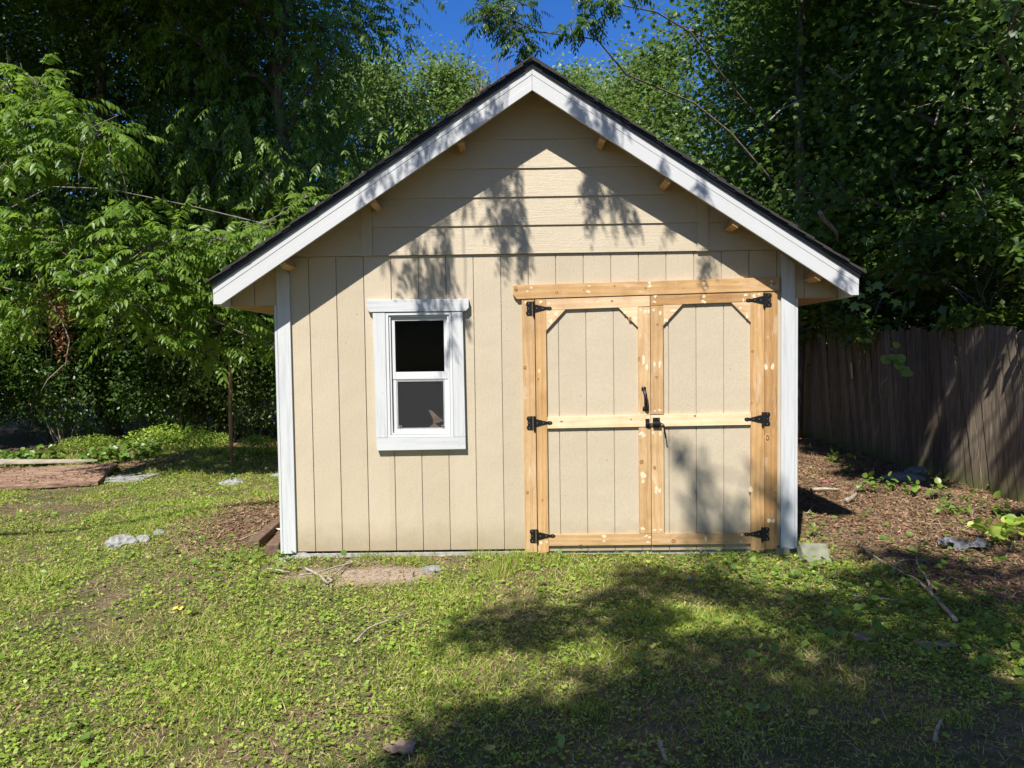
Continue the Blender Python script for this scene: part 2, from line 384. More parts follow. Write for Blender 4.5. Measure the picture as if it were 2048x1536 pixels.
def pinnate(P, D, rng, n_pairs=6, length=.32, leaf=.095, droop=.5, width=1.0):
    """compound leaves: rachis starts at P, runs along D and bends down, leaflets hang on both sides"""
    n = len(P); D = norm(D); side = norm(np.cross(D, np.array([0, 0, 1.0]) + rdir(n, rng)*.15))
    parts = []; vs_ = rng.uniform(.55, 1.25, n); Ls = length*vs_*rng.uniform(.85, 1.1, n)
    for i in range(n_pairs+1):
        t = (i+.6)/(n_pairs+.6)
        c = P + D*(Ls*t)[:, None] - np.array([0, 0, 1.0])*((Ls*droop*t*t)[:, None])
        tan = norm(D - np.array([0, 0, 1.0])*2*droop*t)
        sz = leaf*(.75+.5*math.sin(math.pi*min(t, .95)))*rng.uniform(.8, 1.15, n)*vs_
        if i == n_pairs:
            parts.append(stamp(T_LANCE, c, tan, norm(np.cross(side, tan)), sz, width)); break
        for s in (-1, 1):
            dd = norm(side*s*.8 + tan*.55 - np.array([0, 0, 1.0])*rng.uniform(.3, .9, n)[:, None] + rdir(n, rng)*.12)
            up = norm(np.cross(side, tan)*1.0 + rdir(n, rng)*.35 + side*s*.3)
            parts.append(stamp(T_LANCE, c, dd, up, sz, width))
    # the rachis itself: a thin strip
    mid = P + D*(Ls*.5)[:, None] - np.array([0, 0, 1.0])*((Ls*droop*.25)[:, None])
    end = P + D*Ls[:, None] - np.array([0, 0, 1.0])*((Ls*droop)[:, None])
    w = side*.0022
    V = np.stack([P-w, P+w, mid-w, mid+w, end], 1).reshape(-1, 3)
    F = (T_BLADE[1][None] + (np.arange(n)*5)[:, None, None]).reshape(-1, 3); parts.append((V, F))
    return join(parts)

# ------------------------------------------------------------------ leaf materials
LM = dict(
 pecan=leafmat('pecan_leaf', [(.085,.160,.016),(.125,.215,.022),(.175,.270,.032),(.095,.175,.028)], .45, (.38,.60,.06), .42, .45),
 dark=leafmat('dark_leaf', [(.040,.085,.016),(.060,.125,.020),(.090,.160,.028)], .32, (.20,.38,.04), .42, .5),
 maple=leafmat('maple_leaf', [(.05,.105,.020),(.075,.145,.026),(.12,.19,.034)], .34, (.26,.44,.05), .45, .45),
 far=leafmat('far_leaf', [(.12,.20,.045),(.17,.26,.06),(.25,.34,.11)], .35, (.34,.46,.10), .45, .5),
 vine=leafmat('vine_leaf', [(.045,.09,.018),(.07,.12,.022),(.12,.15,.035),(.05,.10,.02)], .32, (.22,.36,.05), .45, .45),
 grass=leafmat('grass_blade', [(.145,.23,.028),(.21,.31,.038),(.30,.375,.05),(.46,.43,.13),(.56,.48,.22)], .38, (.48,.62,.07), .55, .3),
 clover=leafmat('clover_leaf', [(.15,.26,.03),(.225,.355,.040),(.32,.43,.06),(.44,.50,.10)], .38, (.48,.64,.07), .45, .45),
 violet=leafmat('violet_leaf', [(.090,.170,.026),(.130,.220,.032),(.180,.265,.040)], .30, (.28,.45,.06), .42, .5),
 litter=leafmat('dead_leaf', [(.07,.036,.02),(.20,.108,.058),(.34,.20,.115),(.11,.058,.034),(.44,.30,.19)], .08, (.3,.15,.06), .75, .3),
 straw=leafmat('dead_straw', [(.22,.14,.08),(.38,.27,.15),(.48,.37,.22)], .1, (.3,.2,.1), .7, .3),
 brown=leafmat('withered_leaf', [(.10,.045,.025),(.17,.075,.04),(.22,.11,.06)], .15, (.3,.12,.05), .7, .3),
)

# ------------------------------------------------------------------ ground
def inpoly(px, py, poly):
    c = np.zeros(len(px), bool); k = len(poly)
    for i in range(k):
        x1, y1 = poly[i]; x2, y2 = poly[(i+1) % k]
        if y1 == y2: continue
        m = ((y1 > py) != (y2 > py)) & (px < (x2-x1)*(py-y1)/(y2-y1)+x1); c ^= m
    return c
def dirt(x, y):
    return np.clip(2.2*(gauss(x, y, DPX[0], DPX[1], .46, .17)+gauss(x, y, DPX[0]+.3, DPX[1]+.05, .3, .14))-.6+(n2(x, y, 6, 77)-.5)*.8, 0, 1)
def bare(x, y):
    """0 = lawn, 1 = mulch and bare soil (bank left of the shed, ground by the fence, dirt patch by the wall)"""
    b = np.zeros_like(x)
    w = .25*(n2(x, y, 1.7, 31)-.5)*4
    b = np.maximum(b, np.clip((x-2.2+.50*np.minimum(0, y+.5)+w*.6)/.6, 0, 1))
    b = np.maximum(b, np.clip(1.35*gauss(x, y, -2.35, 1.0, .75, 1.0)-.25, 0, 1))
    b = np.maximum(b, dirt(x, y))
    b = np.maximum(b, np.clip((y-6.2)/1.0, 0, 1))
    b = np.maximum(b, np.clip(1.3*gauss(x, y, -6.3, 4.2, 1.5, .9)-.2, 0, 1)*.8)
    b = np.maximum(b, .8*np.clip((n2(x, y, 1.35, 13)-.76)*5, 0, 1))
    return np.clip(b, 0, 1)
DPX = G(690, 1154)[:2]
def groundmat():
    m, n, b = mat('ground_soil')
    v = coords(n)
    f = noise(n, v, 2.6, 8, .65); f2 = noise(n, v, 24, 6, .7); f3 = noise(n, v, 110, 3, .6)
    soil = ramp(n, [(.25, (.09, .06, .036)), (.5, (.21, .145, .09)), (.72, (.38, .28, .18))], f2)
    moss = ramp(n, [(.3, (.06, .085, .02)), (.7, (.13, .14, .045))], f3)
    k = ramp(n, [(.42, (0, 0, 0)), (.58, (.75, .75, .75))], f)
    at = N(n, 'ShaderNodeAttribute', attribute_name='bare')
    inv = madd(n, madd(n, at.outputs['Fac'], None, 'MULTIPLY', -1.0), None, 'ADD', 1.0)
    c = mixc(n, madd(n, k.outputs[0], inv, 'MULTIPLY'), soil.outputs[0], moss.outputs[0])
    ad = N(n, 'ShaderNodeAttribute', attribute_name='dirt')
    c = mixc(n, ad.outputs['Fac'], c, ramp(n, [(.3, (.36, .28, .195)), (.7, (.54, .44, .33))], f3).outputs[0])
    n.links.new(c, b.inputs['Base Color']); b.inputs['Roughness'].default_value = .95; b.inputs['Specular IOR Level'].default_value = .2
    bump(n, b, madd(n, f2, f3), .9, .03); return m
def axis(lo, hi, st, far):
    a = list(np.arange(lo, hi+1e-6, st)); s = st
    while a[-1] < far: s *= 1.35; a.append(a[-1]+s)
    s = st
    while a[0] > -far: s *= 1.35; a.insert(0, a[0]-s)
    return np.array(a)
gx = axis(-9, 7, .07, 600); gy = axis(-4.5, 9, .07, 600)
X, Y = np.meshgrid(gx, gy); xs, ys = X.ravel(), Y.ravel(); hz = hgt(xs, ys)
nx, ny = len(gx), len(gy)
ii = (np.arange(ny-1)[:, None]*nx+np.arange(nx-1)[None]).ravel()
F = np.concatenate([np.stack([ii, ii+1, ii+nx+1], 1), np.stack([ii, ii+nx+1, ii+nx], 1)])
gr = npmesh('ground', np.stack([xs, ys, hz], 1), F, groundmat(), smooth=True)
at = gr.data.attributes.new('bare', 'FLOAT', 'POINT'); at.data.foreach_set('value', bare(xs, ys).astype(np.float32))
at = gr.data.attributes.new('dirt', 'FLOAT', 'POINT'); at.data.foreach_set('value', dirt(xs, ys).astype(np.float32))
tag(gr, 'lawn soil with bare mulch patches around the shed', 'ground', kind='structure')

# ------------------------------------------------------------------ shed
XC, SL = 0.127, 0.655
XL, XR = -1.797, 2.067
DEPTH = 4.88
shed = empty('garden_shed', (0, 0, 0), 'tan wooden shed with white bargeboards, a small window and pine framed double doors', 'shed')
def line(x, top=3.42): return top - SL*abs(x-XC)
WIN = (-.985, -.485, .86, 1.80); DOOR = (.133, 1.837, -.03, 1.90)
def sub_rects(x0, x1, z0, z1, holes):
    rs = [(x0, x1, z0, z1)]
    for hx0, hx1, hz0, hz1 in holes:
        o = []
        for a, b, c, d in rs:
            if b <= hx0 or a >= hx1 or d <= hz0 or c >= hz1: o.append((a, b, c, d)); continue
            if a < hx0: o.append((a, hx0, c, d)); a2 = hx0
            else: a2 = a
            if b > hx1: o.append((hx1, b, c, d)); b2 = hx1
            else: b2 = b
            if c < hz0: o.append((a2, b2, c, hz0))
            if d > hz1: o.append((a2, b2, hz1, d))
        rs = o
    return rs
GRV = [-1.557+.2055*i for i in range(-3, 20)]
w = MB()
for i in range(len(GRV)-1):
    a, b = GRV[i]+.0032, GRV[i+1]-.0032
    if b < XC-2.26 or a > XC+2.26: continue
    a = max(a, XC-2.268); b = min(b, XC+2.268)
    for (p, q, c, d) in sub_rects(a, b, 0.0, 9, (WIN, DOOR, (-9, XL, -1, 1.868), (XR, 9, -1, 1.868))):
        if d < 8: w.box(p, q, 0, .009, c, d)
        else:
            tp, tq = min(2.222, line(p)), min(2.222, line(q))
            pts = [(p, c), (q, c), (q, tq), (p, tp)]
            if (line(p)-2.222)*(line(q)-2.222) < 0:
                xk = XC + math.copysign((3.42-2.222)/SL, p-XC); pts.insert(3, (xk, 2.222))
            w.prism(pts, 0, .009)
for (p, q, c, d) in sub_rects(XL, XR, 0, 2.4, (WIN,)): w.box(p, q, .0095, .03, c, d)
w.prism([(XC-2.268, 1.868), (XL-.001, 1.868), (XL-.001, line(XL)), (XC-2.268, line(XC-2.268))], .0095, .03)
w.prism([(XR+.001, 1.868), (XC+2.268, 1.868), (XC+2.268, line(XC+2.268)), (XR+.001, line(XR))], .0095, .03)
w.build('front_wall', MT['sidv'], shed)
w = MB()
zs = [2.226+.2095*i for i in range(6)]+[3.44]
for i in range(6):
    z0, z1 = zs[i], min(zs[i+1]+.006, 3.405)
    def hw(z): return max(.01, (3.42-z)/SL)
    hb, ht = hw(z0), hw(z1)
    yb, yt = -.016, -.005
    p = [(XC-hb, yb, z0), (XC+hb, yb, z0), (XC+ht, yt, z1), (XC-ht, yt, z1), (XC-hb, .02, z0), (XC+hb, .02, z0), (XC+ht, .02, z1), (XC-ht, .02, z1)]
    w.poly(p, [(0,1,2,3), (4,7,6,5), (0,4,5,1), (1,5,6,2), (2,6,7,3), (3,7,4,0)])
w.build('gable_siding', MT['sidh'], shed)
for x0, x1 in ((-1.153, -1.072), (1.343, 1.424)):
    w = MB(); w.prism([(x0, 2.222), (x1, 2.222), (x1, line(x1)), (x0, line(x0))], -.024, -.004)
    w.build('gable_batten', MT['sidv'], shed, bevel=.001)
# rest of the body
for nm, x0, x1 in (('side_wall', XL, XL+.03), ('side_wall', XR-.03, XR)):
    w = MB(); w.box(x0, x1, .031, DEPTH-.031, -.0, 2.1); w.build(nm, MT['sidv'], shed)
w = MB(); w.prism([(XL, 0), (XR, 0), (XR, line(XR)), (XC, 3.41), (XL, line(XL))], DEPTH-.03, DEPTH); w.build('rear_wall', MT['sidv'], shed)
w = MB(); w.box(XL+.031, XR-.031, .031, DEPTH-.031, -.018, .002); w.build('floor_deck', MT['dark'], shed)
w = MB()
for a in ((XL+.034, XR-.034, DEPTH-.05, DEPTH-.04, .01, 2.0), (XL+.034, XL+.044, .035, DEPTH-.06, .01, 2.0), (XR-.044, XR-.034, .035, DEPTH-.06, .01, 2.0), (XL+.05, XR-.05, .04, DEPTH-.06, 2.02, 2.05)): w.box(*a)
w.build('added_shade_lining', MT['dark'], shed)  # sheets added to keep the room black behind the window
w = MB(); w.box(XL+.012, XR-.012, .012, DEPTH-.012, -.30, -.019)
w.build('foundation', MT['conc'], shed, bevel=.006)
w = MB()
w.prism([(XL, -.011), (-1.700, -.011), (-1.700, 2.10), (-1.735, 2.155), (XL, 2.155)], -.021, -.0015)
w.build('corner_trim', MT['wv'], shed, bevel=.0015)
w = MB(); w.prism([(1.966, -.017), (XR, -.017), (XR, line(XR)-.03), (1.966, line(1.966)-.02)], -.021, -.0015)
w.build('corner_trim', MT['wv'], shed, bevel=.0015)
for x0, x1 in ((XL-.021, XL-.002), (XR+.002, XR+.021)):
    w = MB(); w.box(x0, x1, -.021, .07, -.012, 1.865); w.build('corner_trim', MT['wv'], shed, bevel=.0015)
# roof
YF, YB = -.250, DEPTH+.25
def slope_strip(mb, s, d0, d1, t0, t1, y0, y1, mi=0, cut=None):
    """strip along one roof slope: from distance d0 to d1 off the ridge, between top lines t0 (low) and t1 (high) at the ridge"""
    a = (XC+s*d0, t0-SL*d0); b = (XC+s*d1, t0-SL*d1); c = (XC+s*d1, t1-SL*d1); d = (XC+s*d0, t1-SL*d0)
    pts = [a, b, c, d]
    if cut is not None and b[1] < cut:
        xk = XC+s*(t0-cut)/SL; pts = [a, (xk, cut), (b[0], cut), c, d]
    if s < 0: pts = pts[::-1]
    mb.prism(pts, y0, y1, mi)
for s in (-1, 1):
    w = MB(); e = .0008
    slope_strip(w, s, e, 2.300, 3.334, 3.3865, YF, YF+.022, cut=1.863)
    slope_strip(w, s, e, 2.300, 3.387, 3.4415, YF+.0025, YF+.022)
    slope_strip(w, s, e, 2.300, 3.442, 3.498, YF, YF+.022)
    w.build('bargeboard', MT['barge'], shed, bevel=.001)
    w = MB(); slope_strip(w, s, e, 2.305, 3.494, 3.527, YF-.012, YF-.002); slope_strip(w, s, e, 2.305, 3.521, 3.528, YF-.022, YF+.1)
    w.build('drip_edge', MT['drip'], shed)
rf = MB()
for s in (-1, 1):
    slope_strip(rf, s, 0.001 if s > 0 else 0, 2.30, 3.445, 3.519, YF+.024, YB)
roof = rf.build('roof', MT['rawwood'], shed)
rf = MB()
for s in (-1, 1):                                   # shingle courses: each lies on the one below, rough side edges
    nC = 19; c = 2.34/nC
    for k in range(nC):
        d1 = 2.34-k*c; d0 = max(.0, d1-c*1.5)
        r1 = random.uniform(-.006, .006)
        t = 3.531; th = .012
        x0, x1 = XC+s*d0, XC+s*d1
        yy = np.linspace(YF-.035+r1, YB+.03, 15)
        for j in range(len(yy)-1):
            lift = random.uniform(0, .008) if j else random.uniform(0, .012)
            a0 = t-SL*d0; a1 = t-SL*d1+.012
            p = [(x0, yy[j]+.002, a0), (x1, yy[j]+.002, a1), (x1, yy[j+1], a1), (x0, yy[j+1], a0)]
            q = [(x, y, z+th+(lift if i in (1, 2) else 0)) for i, (x, y, z) in enumerate(p)]
            rf.poly(p+q, [(0,3,2,1), (4,5,6,7), (0,1,5,4), (1,2,6,5), (2,3,7,6), (3,0,4,7)])
rf.prism([(XC-.16, 3.548-SL*.16), (XC, 3.545), (XC+.16, 3.548-SL*.16), (XC+.16, 3.562-SL*.16), (XC, 3.560), (XC-.16, 3.562-SL*.16)], YF-.036, YB+.03)
rf.build('shingles', MT['shingle'], roof)
for s in (-1, 1):
    x0, x1 = (XC-2.285, XL-.022) if s < 0 else (XR+.022, XC+2.285)
    w = MB(); k = 4; wd = (x1-x0)/k
    for i in range(k): w.box(x0+i*wd+.002, x0+(i+1)*wd-.002, -.0005, YB-.02, 1.862, 1.8675)
    w.build('soffit', MT['phd'], shed)
    xf = XC+s*2.292
    w = MB(); w.box(min(xf, xf-s*.02)+0, max(xf, xf-s*.02), YF+.0245, YB-.03, 1.857, 1.975); w.build('fascia', MT['vinyl'], shed)
for px, py in ((573, 528), (750, 407), (922, 288), (1204, 284), (1332, 362), (1466, 448), (1628, 546)):
    p = WP(px, py, -.14); s = 1 if p[0] > XC else -1
    w = MB(); d = abs(p[0]-XC); t = 3.375-SL*d
    ux, uz = s/math.hypot(1, SL), -SL/math.hypot(1, SL); nx_, nz_ = -uz, ux
    if nz_ < 0: nx_, nz_ = -nx_, -nz_
    cx, cz = XC+s*d, 3.328-SL*d
    pts = [(cx-ux*.024-nx_*.022, cz-uz*.024-nz_*.022), (cx+ux*.024-nx_*.022, cz+uz*.024-nz_*.022), (cx+ux*.024+nx_*.06, cz+uz*.024+nz_*.06), (cx-ux*.024+nx_*.06, cz-uz*.024+nz_*.06)]
    if s < 0: pts = pts[::-1]
    w.prism(pts, -.226, -.018); w.build('lookout', MT['phd'], shed, bevel=.002)

# ---- window
win = MB(); X0, X1, Z0, Z1 = -.982, -.488, .862, 1.80
def frame(mb, x0, x1, z0, z1, t, y0, y1, tb=None, tt=None):
    tb = tb or t; tt = tt or t
    mb.box(x0, x0+t, y0, y1, z0, z1); mb.box(x1-t, x1, y0, y1, z0, z1)
    mb.box(x0+t+.0004, x1-t-.0004, y0, y1, z0, z0+tb); mb.box(x0+t+.0004, x1-t-.0004, y0, y1, z1-tt, z1)
frame(win, X0, X1, Z0, Z1, .021, -.034, .03)
frame(win, X0+.0235, X1-.0235, Z0+.0235, Z1-.0235, .012, -.024, .03)
window = win.build('window', MT['vinyl'], shed, bevel=.0015)
w = MB(); frame(w, -.9445, -.5255, 1.300, 1.7625, .026, -.008, .028, tb=.055, tt=.024); w.build('upper_sash', MT['vinyl'], window, bevel=.0015)
w = MB(); frame(w, -.9445, -.5255, .8985, 1.2985, .028, -.004, .03, tb=.024, tt=.006); w.build('lower_sash', MT['vinyl'], window, bevel=.0015)
w = MB(); w.box(-.920, -.550, .006, .010, 1.352, 1.742); w.build('glass_pane', MT['glass'], window)
w = MB(); w.box(-.918, -.552, .016, .020, .920, 1.295); w.build('glass_pane', MT['glass'], window)
w = MB(); frame(w, -.917, -.5535, .9225, 1.2925, .010, -.0015, .006); 
for x in (-.902, -.580): frame(w, x, x+.02, .928, .950, .003, -.006, -.002)
w.build('screen_frame', MT['galv'], window)
w = MB(); w.poly([(-.906, .003, .933), (-.564, .003, .933), (-.564, .003, 1.282), (-.906, .003, 1.282)], [(0, 1, 2, 3)]); w.build('insect_screen', MT['screen'], window)
w = MB()
def P(u, v, y): return (-.906+.342*u, y, .925+.36*v)
w.poly([P(.66,.40,.012), P(.76,.20,.006), P(.76,.10,.010), P(.64,.0,.007), P(.95,.0,.014), P(.80,.10,.012), P(1.0,.16,.014), P(.86,.26,.009), P(.74,.37,.014)],
       [(0, 1, 7, 8), (1, 2, 5, 7), (2, 3, 4, 5), (5, 6, 7)])
w.build('torn_paper', MT['paper'], window)
w = MB(); w.prism([(-1.098, 1.805), (-.382, 1.803), (-.359, 1.828), (-.359, 1.891), (-1.121, 1.896), (-1.121, 1.832)], -.042, -.0015); w.build('head_trim', MT['wh'], window, bevel=.002)
w = MB(); w.prism([(-1.070, .863), (-.984, .863), (-.985, 1.802), (-1.077, 1.802)], -.036, -.0015); w.build('side_trim', MT['wv'], window, bevel=.002)
w = MB(); w.prism([(-.486, .863), (-.400, .863), (-.406, 1.802), (-.486, 1.802)], -.036, -.0015); w.build('side_trim', MT['wv'], window, bevel=.002)
w = MB(); w.prism([(-1.066, .768), (-.399, .771), (-.400, .860), (-1.069, .860)], -.037, -.0015); w.build('sill_trim', MT['wh'], window, bevel=.002)

# ---- doors
rk = random.Random(11)
def board(name, pts, y0, y1, m, parent, putty=(), knots=()):
    """pts: outline (x, z); putty/knots: (px, py, rx, rz) seen on the photo"""
    w = MB(); w.prism(pts, y0, y1)
    ms = [MT[m], MT['putty'], MT['ring'], MT['knot']]
    k = w.build(name, ms, parent, bevel=.0016)
    if putty or knots:
        q = MB()
        for (px, py, rx, rz) in putty:
            p = WP(px, py, y0)
            for _ in range(3): q.blob(p[0]+rk.uniform(-.5, .5)*rx, p[2]+rk.uniform(-.4, .4)*rz, rx*rk.uniform(.5, .8), rz*rk.uniform(.5, .8), y0-.0008-rk.random()*.0006, 0, 9, rk, .4)
        for (px, py, rx, rz) in knots:
            p = WP(px, py, y0); q.blob(p[0], p[2], rx*1.45, rz*1.45, y0-.0007, 1, 11, rk, .12); q.blob(p[0], p[2], rx, rz, y0-.0010, 2, 10, rk, .2)
            q.blob(p[0], p[2], rx*.5, rz*.5, y0-.0013, 1, 7, rk, .2)
        # the marks belong to the board: same mesh
        me = k.data; import bmesh
        bm = bmesh.new(); bm.from_mesh(me); o = len(bm.verts)
        vs = [bm.verts.new(v) for v in q.v]
        for f, mi in zip(q.f, q.m):
            nf = bm.faces.new([vs[i] for i in f]); nf.material_index = mi+1
        bm.to_mesh(me); bm.free()
        k.modifiers['bevel'].width = .0008
    return k
def R_(x0, x1, z0, z1, dz=0.0): return [(x0, z0), (x1, z0+dz), (x1, z1+dz), (x0, z1)]
YD = -.004
def panel(x0, x1, z0, z1):
    w = MB()
    for i in range(len(GRV)-1):
        a, b = max(GRV[i]+.015+.0028, x0), min(GRV[i+1]+.015-.0028, x1)
        if b-a > .01: w.box(a, b, YD, YD+.009, z0, z1)
    w.box(x0, x1, YD+.0095, YD+.024, z0, z1)
    return w.build('door', MT['sidv'], shed)
dl = panel(.136, .988, -.018, 1.870); dr = panel(.993, 1.834, -.020, 1.905)
f, b_ = YD-.020, YD-.0008
board('jamb', R_(.036, .128, -.021, 1.886), f+.001, b_+.006, 'pv', shed, [(1052,606,.012,.016)], [(1048,600,.008,.010),(1050,735,.010,.016),(1055,985,.009,.012)])
board('jamb', R_(1.842, 1.934, -.018, 1.934), f+.001, b_+.006, 'pvd', shed, [(1533,735,.016,.024),(1545,735,.012,.03),(1538,1042,.014,.02),(1546,1040,.012,.018)], [(1535,876,.016,.022),(1551,985,.008,.012)])
board('door_header', [(.0, 1.888), (1.945, 1.922), (1.945, 2.022), (-.030, 1.988), (-.030, 1.92)], -.030, -.0012, 'phd', shed,
      [(1054,583,.010,.009),(1062,576,.012,.01),(1177,583,.014,.012),(1178,572,.010,.008),(1300,572,.016,.014),(1298,565,.012,.01),(1410,566,.014,.011),(1411,577,.014,.01),(1544,563,.014,.012),(1542,571,.01,.012)],
      [(1032,580,.012,.011),(1113,585,.011,.010),(1167,579,.006,.006),(1229,572,.007,.007),(1291,576,.009,.008),(1367,576,.005,.004),(1548,567,.012,.009)])
def hinge(door, s, px, py):
    """strap hinge: s=+1 plate left and strap right"""
    p = WP(px, py, f); x, z = p[0], p[2]; y = f
    w = MB()
    def pr(pts, y0, y1, mi=0):
        pts = [(x+s*a, z+c) for a, c in pts]
        if s < 0: pts = pts[::-1]
        w.prism(pts, y0, y1, mi)
    pr([(-.050, .050), (-.056, .040), (-.056, .026), (-.049, .018), (-.049, .004), (-.053, .0), (-.049, -.004), (-.049, -.018), (-.056, -.026), (-.056, -.040), (-.050, -.050), (-.012, -.052), (-.012, .052)][::1], y-.0035, y-.0005)
    for k in range(5): w.tube([(x, y-.006, z-.052+k*.0212), (x, y-.006, z-.052+k*.0212+.0195)], [.0085, .0085], 10)
    w.tube([(x, y-.006, z-.066), (x, y-.006, z-.050)], [.0035, .0065], 8)
    pr([(.006, -.030), (.034, -.026), (.040, -.022), (.052, -.022), (.058, -.017), (.078, -.015), (.084, -.011), (.104, -.010), (.108, -.013), (.118, -.013), (.128, -.011), (.135, -.004), (.135, .004), (.128, .011), (.118, .013), (.108, .013), (.104, .010), (.084, .011), (.078, .015), (.058, .017), (.052, .022), (.040, .022), (.034, .026), (.006, .030)], y-.0035, y-.0005)
    for a, c in ((-.036, .038), (-.038, 0), (-.036, -.038), (.024, .0), (.068, 0), (.118, 0)):
        w.tube([(x+s*a, y-.0034, z+c), (x+s*a, y-.0055, z+c)], [.0048, .0030], 8, 1)
    return w.build('hinge', [MT['iron'], MT['screw']], door)
def door(dr_, x0, x1, hs, zb, zt, mids, stile_h, stile_m, pu, kn, ml):
    """hs=+1: hinge side on the left"""
    sl_ = .022
    zt2 = zt
    hx0, hx1 = (x0, x0+.079) if hs > 0 else (x1-.100, x1)
    mx0, mx1 = (x1-.088, x1) if hs > 0 else (x0, x0+.092)
    rx0, rx1 = (hx1+.002, x1) if hs > 0 else (x0, hx0-.002)
    board('stile', R_(hx0, hx1, zb-.026, zt+(.004 if hs > 0 else .016)), f, b_, stile_h, dr_, pu[0], kn[0])
    dz = (rx1-rx0)*sl_
    board('rail', R_(rx0, rx1, zt-.085, zt-.002, dz), f, b_, ml[0], dr_, pu[1], kn[1])
    board('rail', R_(rx0, rx1, mids[0], mids[1], .005), f, b_, ml[1], dr_, pu[2], kn[2])
    board('rail', R_(rx0, rx1, .027, .112), f, b_, ml[2], dr_, pu[3], kn[3])
    zt3 = zt-.085+(0 if hs < 0 else dz)
    board('stile', R_(mx0, mx1, mids[1]+.007, zt-.088+(.0 if hs < 0 else dz-.003)), f, b_, stile_m, dr_, pu[4], kn[4])
    board('stile', R_(mx0, mx1, .114, mids[0]-.002), f, b_, stile_m, dr_, pu[5], kn[5])
    # corner braces
    i0, i1 = (rx0, mx0-.002) if hs > 0 else (mx1+.002, rx1)
    zz = lambda x: zt-.087+(x-rx0)*sl_
    board('corner_brace', [(i0, zz(i0)-.150), (i0+.143, zz(i0+.143)), (i0, zz(i0))], f, b_, 'phl', dr_, pu[6], [])
    board('corner_brace', [(i1, zz(i1)-.150), (i1, zz(i1)), (i1-.143, zz(i1-.143))], f, b_, 'phl', dr_, pu[7], kn[6])
door(dl, .135, .9885, 1, 0, 1.888, (.917, 1.003), 'pvd', 'pv',
     [[(1081,604,.014,.014),(1078,743,.010,.014),(1082,1086,.012,.014),(1093,1084,.012,.010)], [(1098,607,.014,.010),(1195,604,.012,.010),(1292,600,.012,.010)], [(1288,830,.03,.008)], [(1206,1072,.022,.012),(1207,1082,.014,.010),(1293,1072,.012,.008),(1296,1084,.012,.010)],
      [(1281,621,.010,.012),(1290,625,.014,.018),(1298,622,.010,.02),(1288,722,.018,.04),(1294,735,.014,.03),(1278,828,.016,.016)], [(1284,868,.024,.02),(1287,950,.022,.026),(1287,962,.014,.02),(1286,1058,.016,.014)], [(1112,628,.016,.018),(1102,643,.014,.022)], [(1253,624,.018,.012),(1270,638,.014,.022)]],
     [[(1076,758,.008,.010),(1085,1000,.006,.008)], [(1224,602,.008,.007)], [(1123,843,.008,.006),(1262,839,.006,.005)], [], [(1278,718,.008,.014)], [(1283,924,.013,.018)], [(1260,637,.010,.010)]], ('phl', 'phl', 'ph'))
door(dr, .9935, 1.8385, -1, 0, 1.912, (.921, 1.008), 'pvd', 'pv',
     [[(1507,591,.016,.018),(1518,589,.01,.012),(1500,978,.018,.03)], [(1311,593,.014,.018),(1309,604,.016,.010),(1407,594,.014,.014),(1407,603,.016,.014),(1491,590,.016,.014),(1487,601,.008,.018)], [(1493,828,.016,.006)], [(1413,1078,.014,.022),(1300,1074,.012,.01),(1484,1083,.02,.014),(1483,1070,.01,.01)],
      [(1307,620,.01,.014),(1320,626,.012,.014),(1309,728,.010,.03),(1320,729,.010,.028),(1309,822,.010,.008),(1318,821,.014,.01)], [(1307,865,.010,.018),(1320,868,.010,.026),(1312,980,.014,.03),(1320,981,.012,.018),(1309,1061,.014,.008),(1320,1060,.014,.008)], [(1347,622,.024,.016),(1332,640,.016,.014)], [(1480,616,.012,.016),(1494,632,.012,.022)]],
     [[(1505,703,.010,.010),(1503,806,.008,.010)], [], [(1390,832,.008,.006)], [(1347,1082,.016,.016)], [(1315,649,.009,.012),(1313,754,.008,.010)], [(1309,936,.008,.012)], []], ('phd', 'phl', 'ph'))
for px, py in ((1067, 617), (1068.5, 846), (1074.5, 1072)): hinge(dl, 1, px, py)
for px, py in ((1528, 600), (1525, 838), (1524, 1068)): hinge(dr, -1, px, py)
# handle
p = WP(1288, 775, f); q = WP(1291, 822, f); w = MB()
w.prism([(p[0]-.019, p[2]-.022), (p[0]+.014, p[2]-.022), (p[0]+.014, p[2]), (p[0]+.008, p[2]+.007), (p[0]-.012, p[2]+.007), (p[0]-.019, p[2])], f-.004, f-.0005)
w.prism([(q[0]-.022, q[2]+.004), (q[0]+.018, q[2]), (q[0]+.016, q[2]+.034), (q[0]-.02, q[2]+.034)], f-.004, f-.0005)
hp = [(p[0]-.004, f-.004, p[2]-.012), (p[0]-.001, f-.022, p[2]-.026), (p[0]+.004, f-.036, p[2]-.05), (p[0]+.006, f-.042, p[2]-.09), (p[0]+.007, f-.036, p[2]-.125), (q[0]-.002, f-.022, q[2]+.03), (q[0]-.003, f-.004, q[2]+.012)]
w.tube(hp, [.010, .012, .0125, .0135, .0135, .012, .010], 10); w.build('handle', MT['iron'], dl, smooth=True)
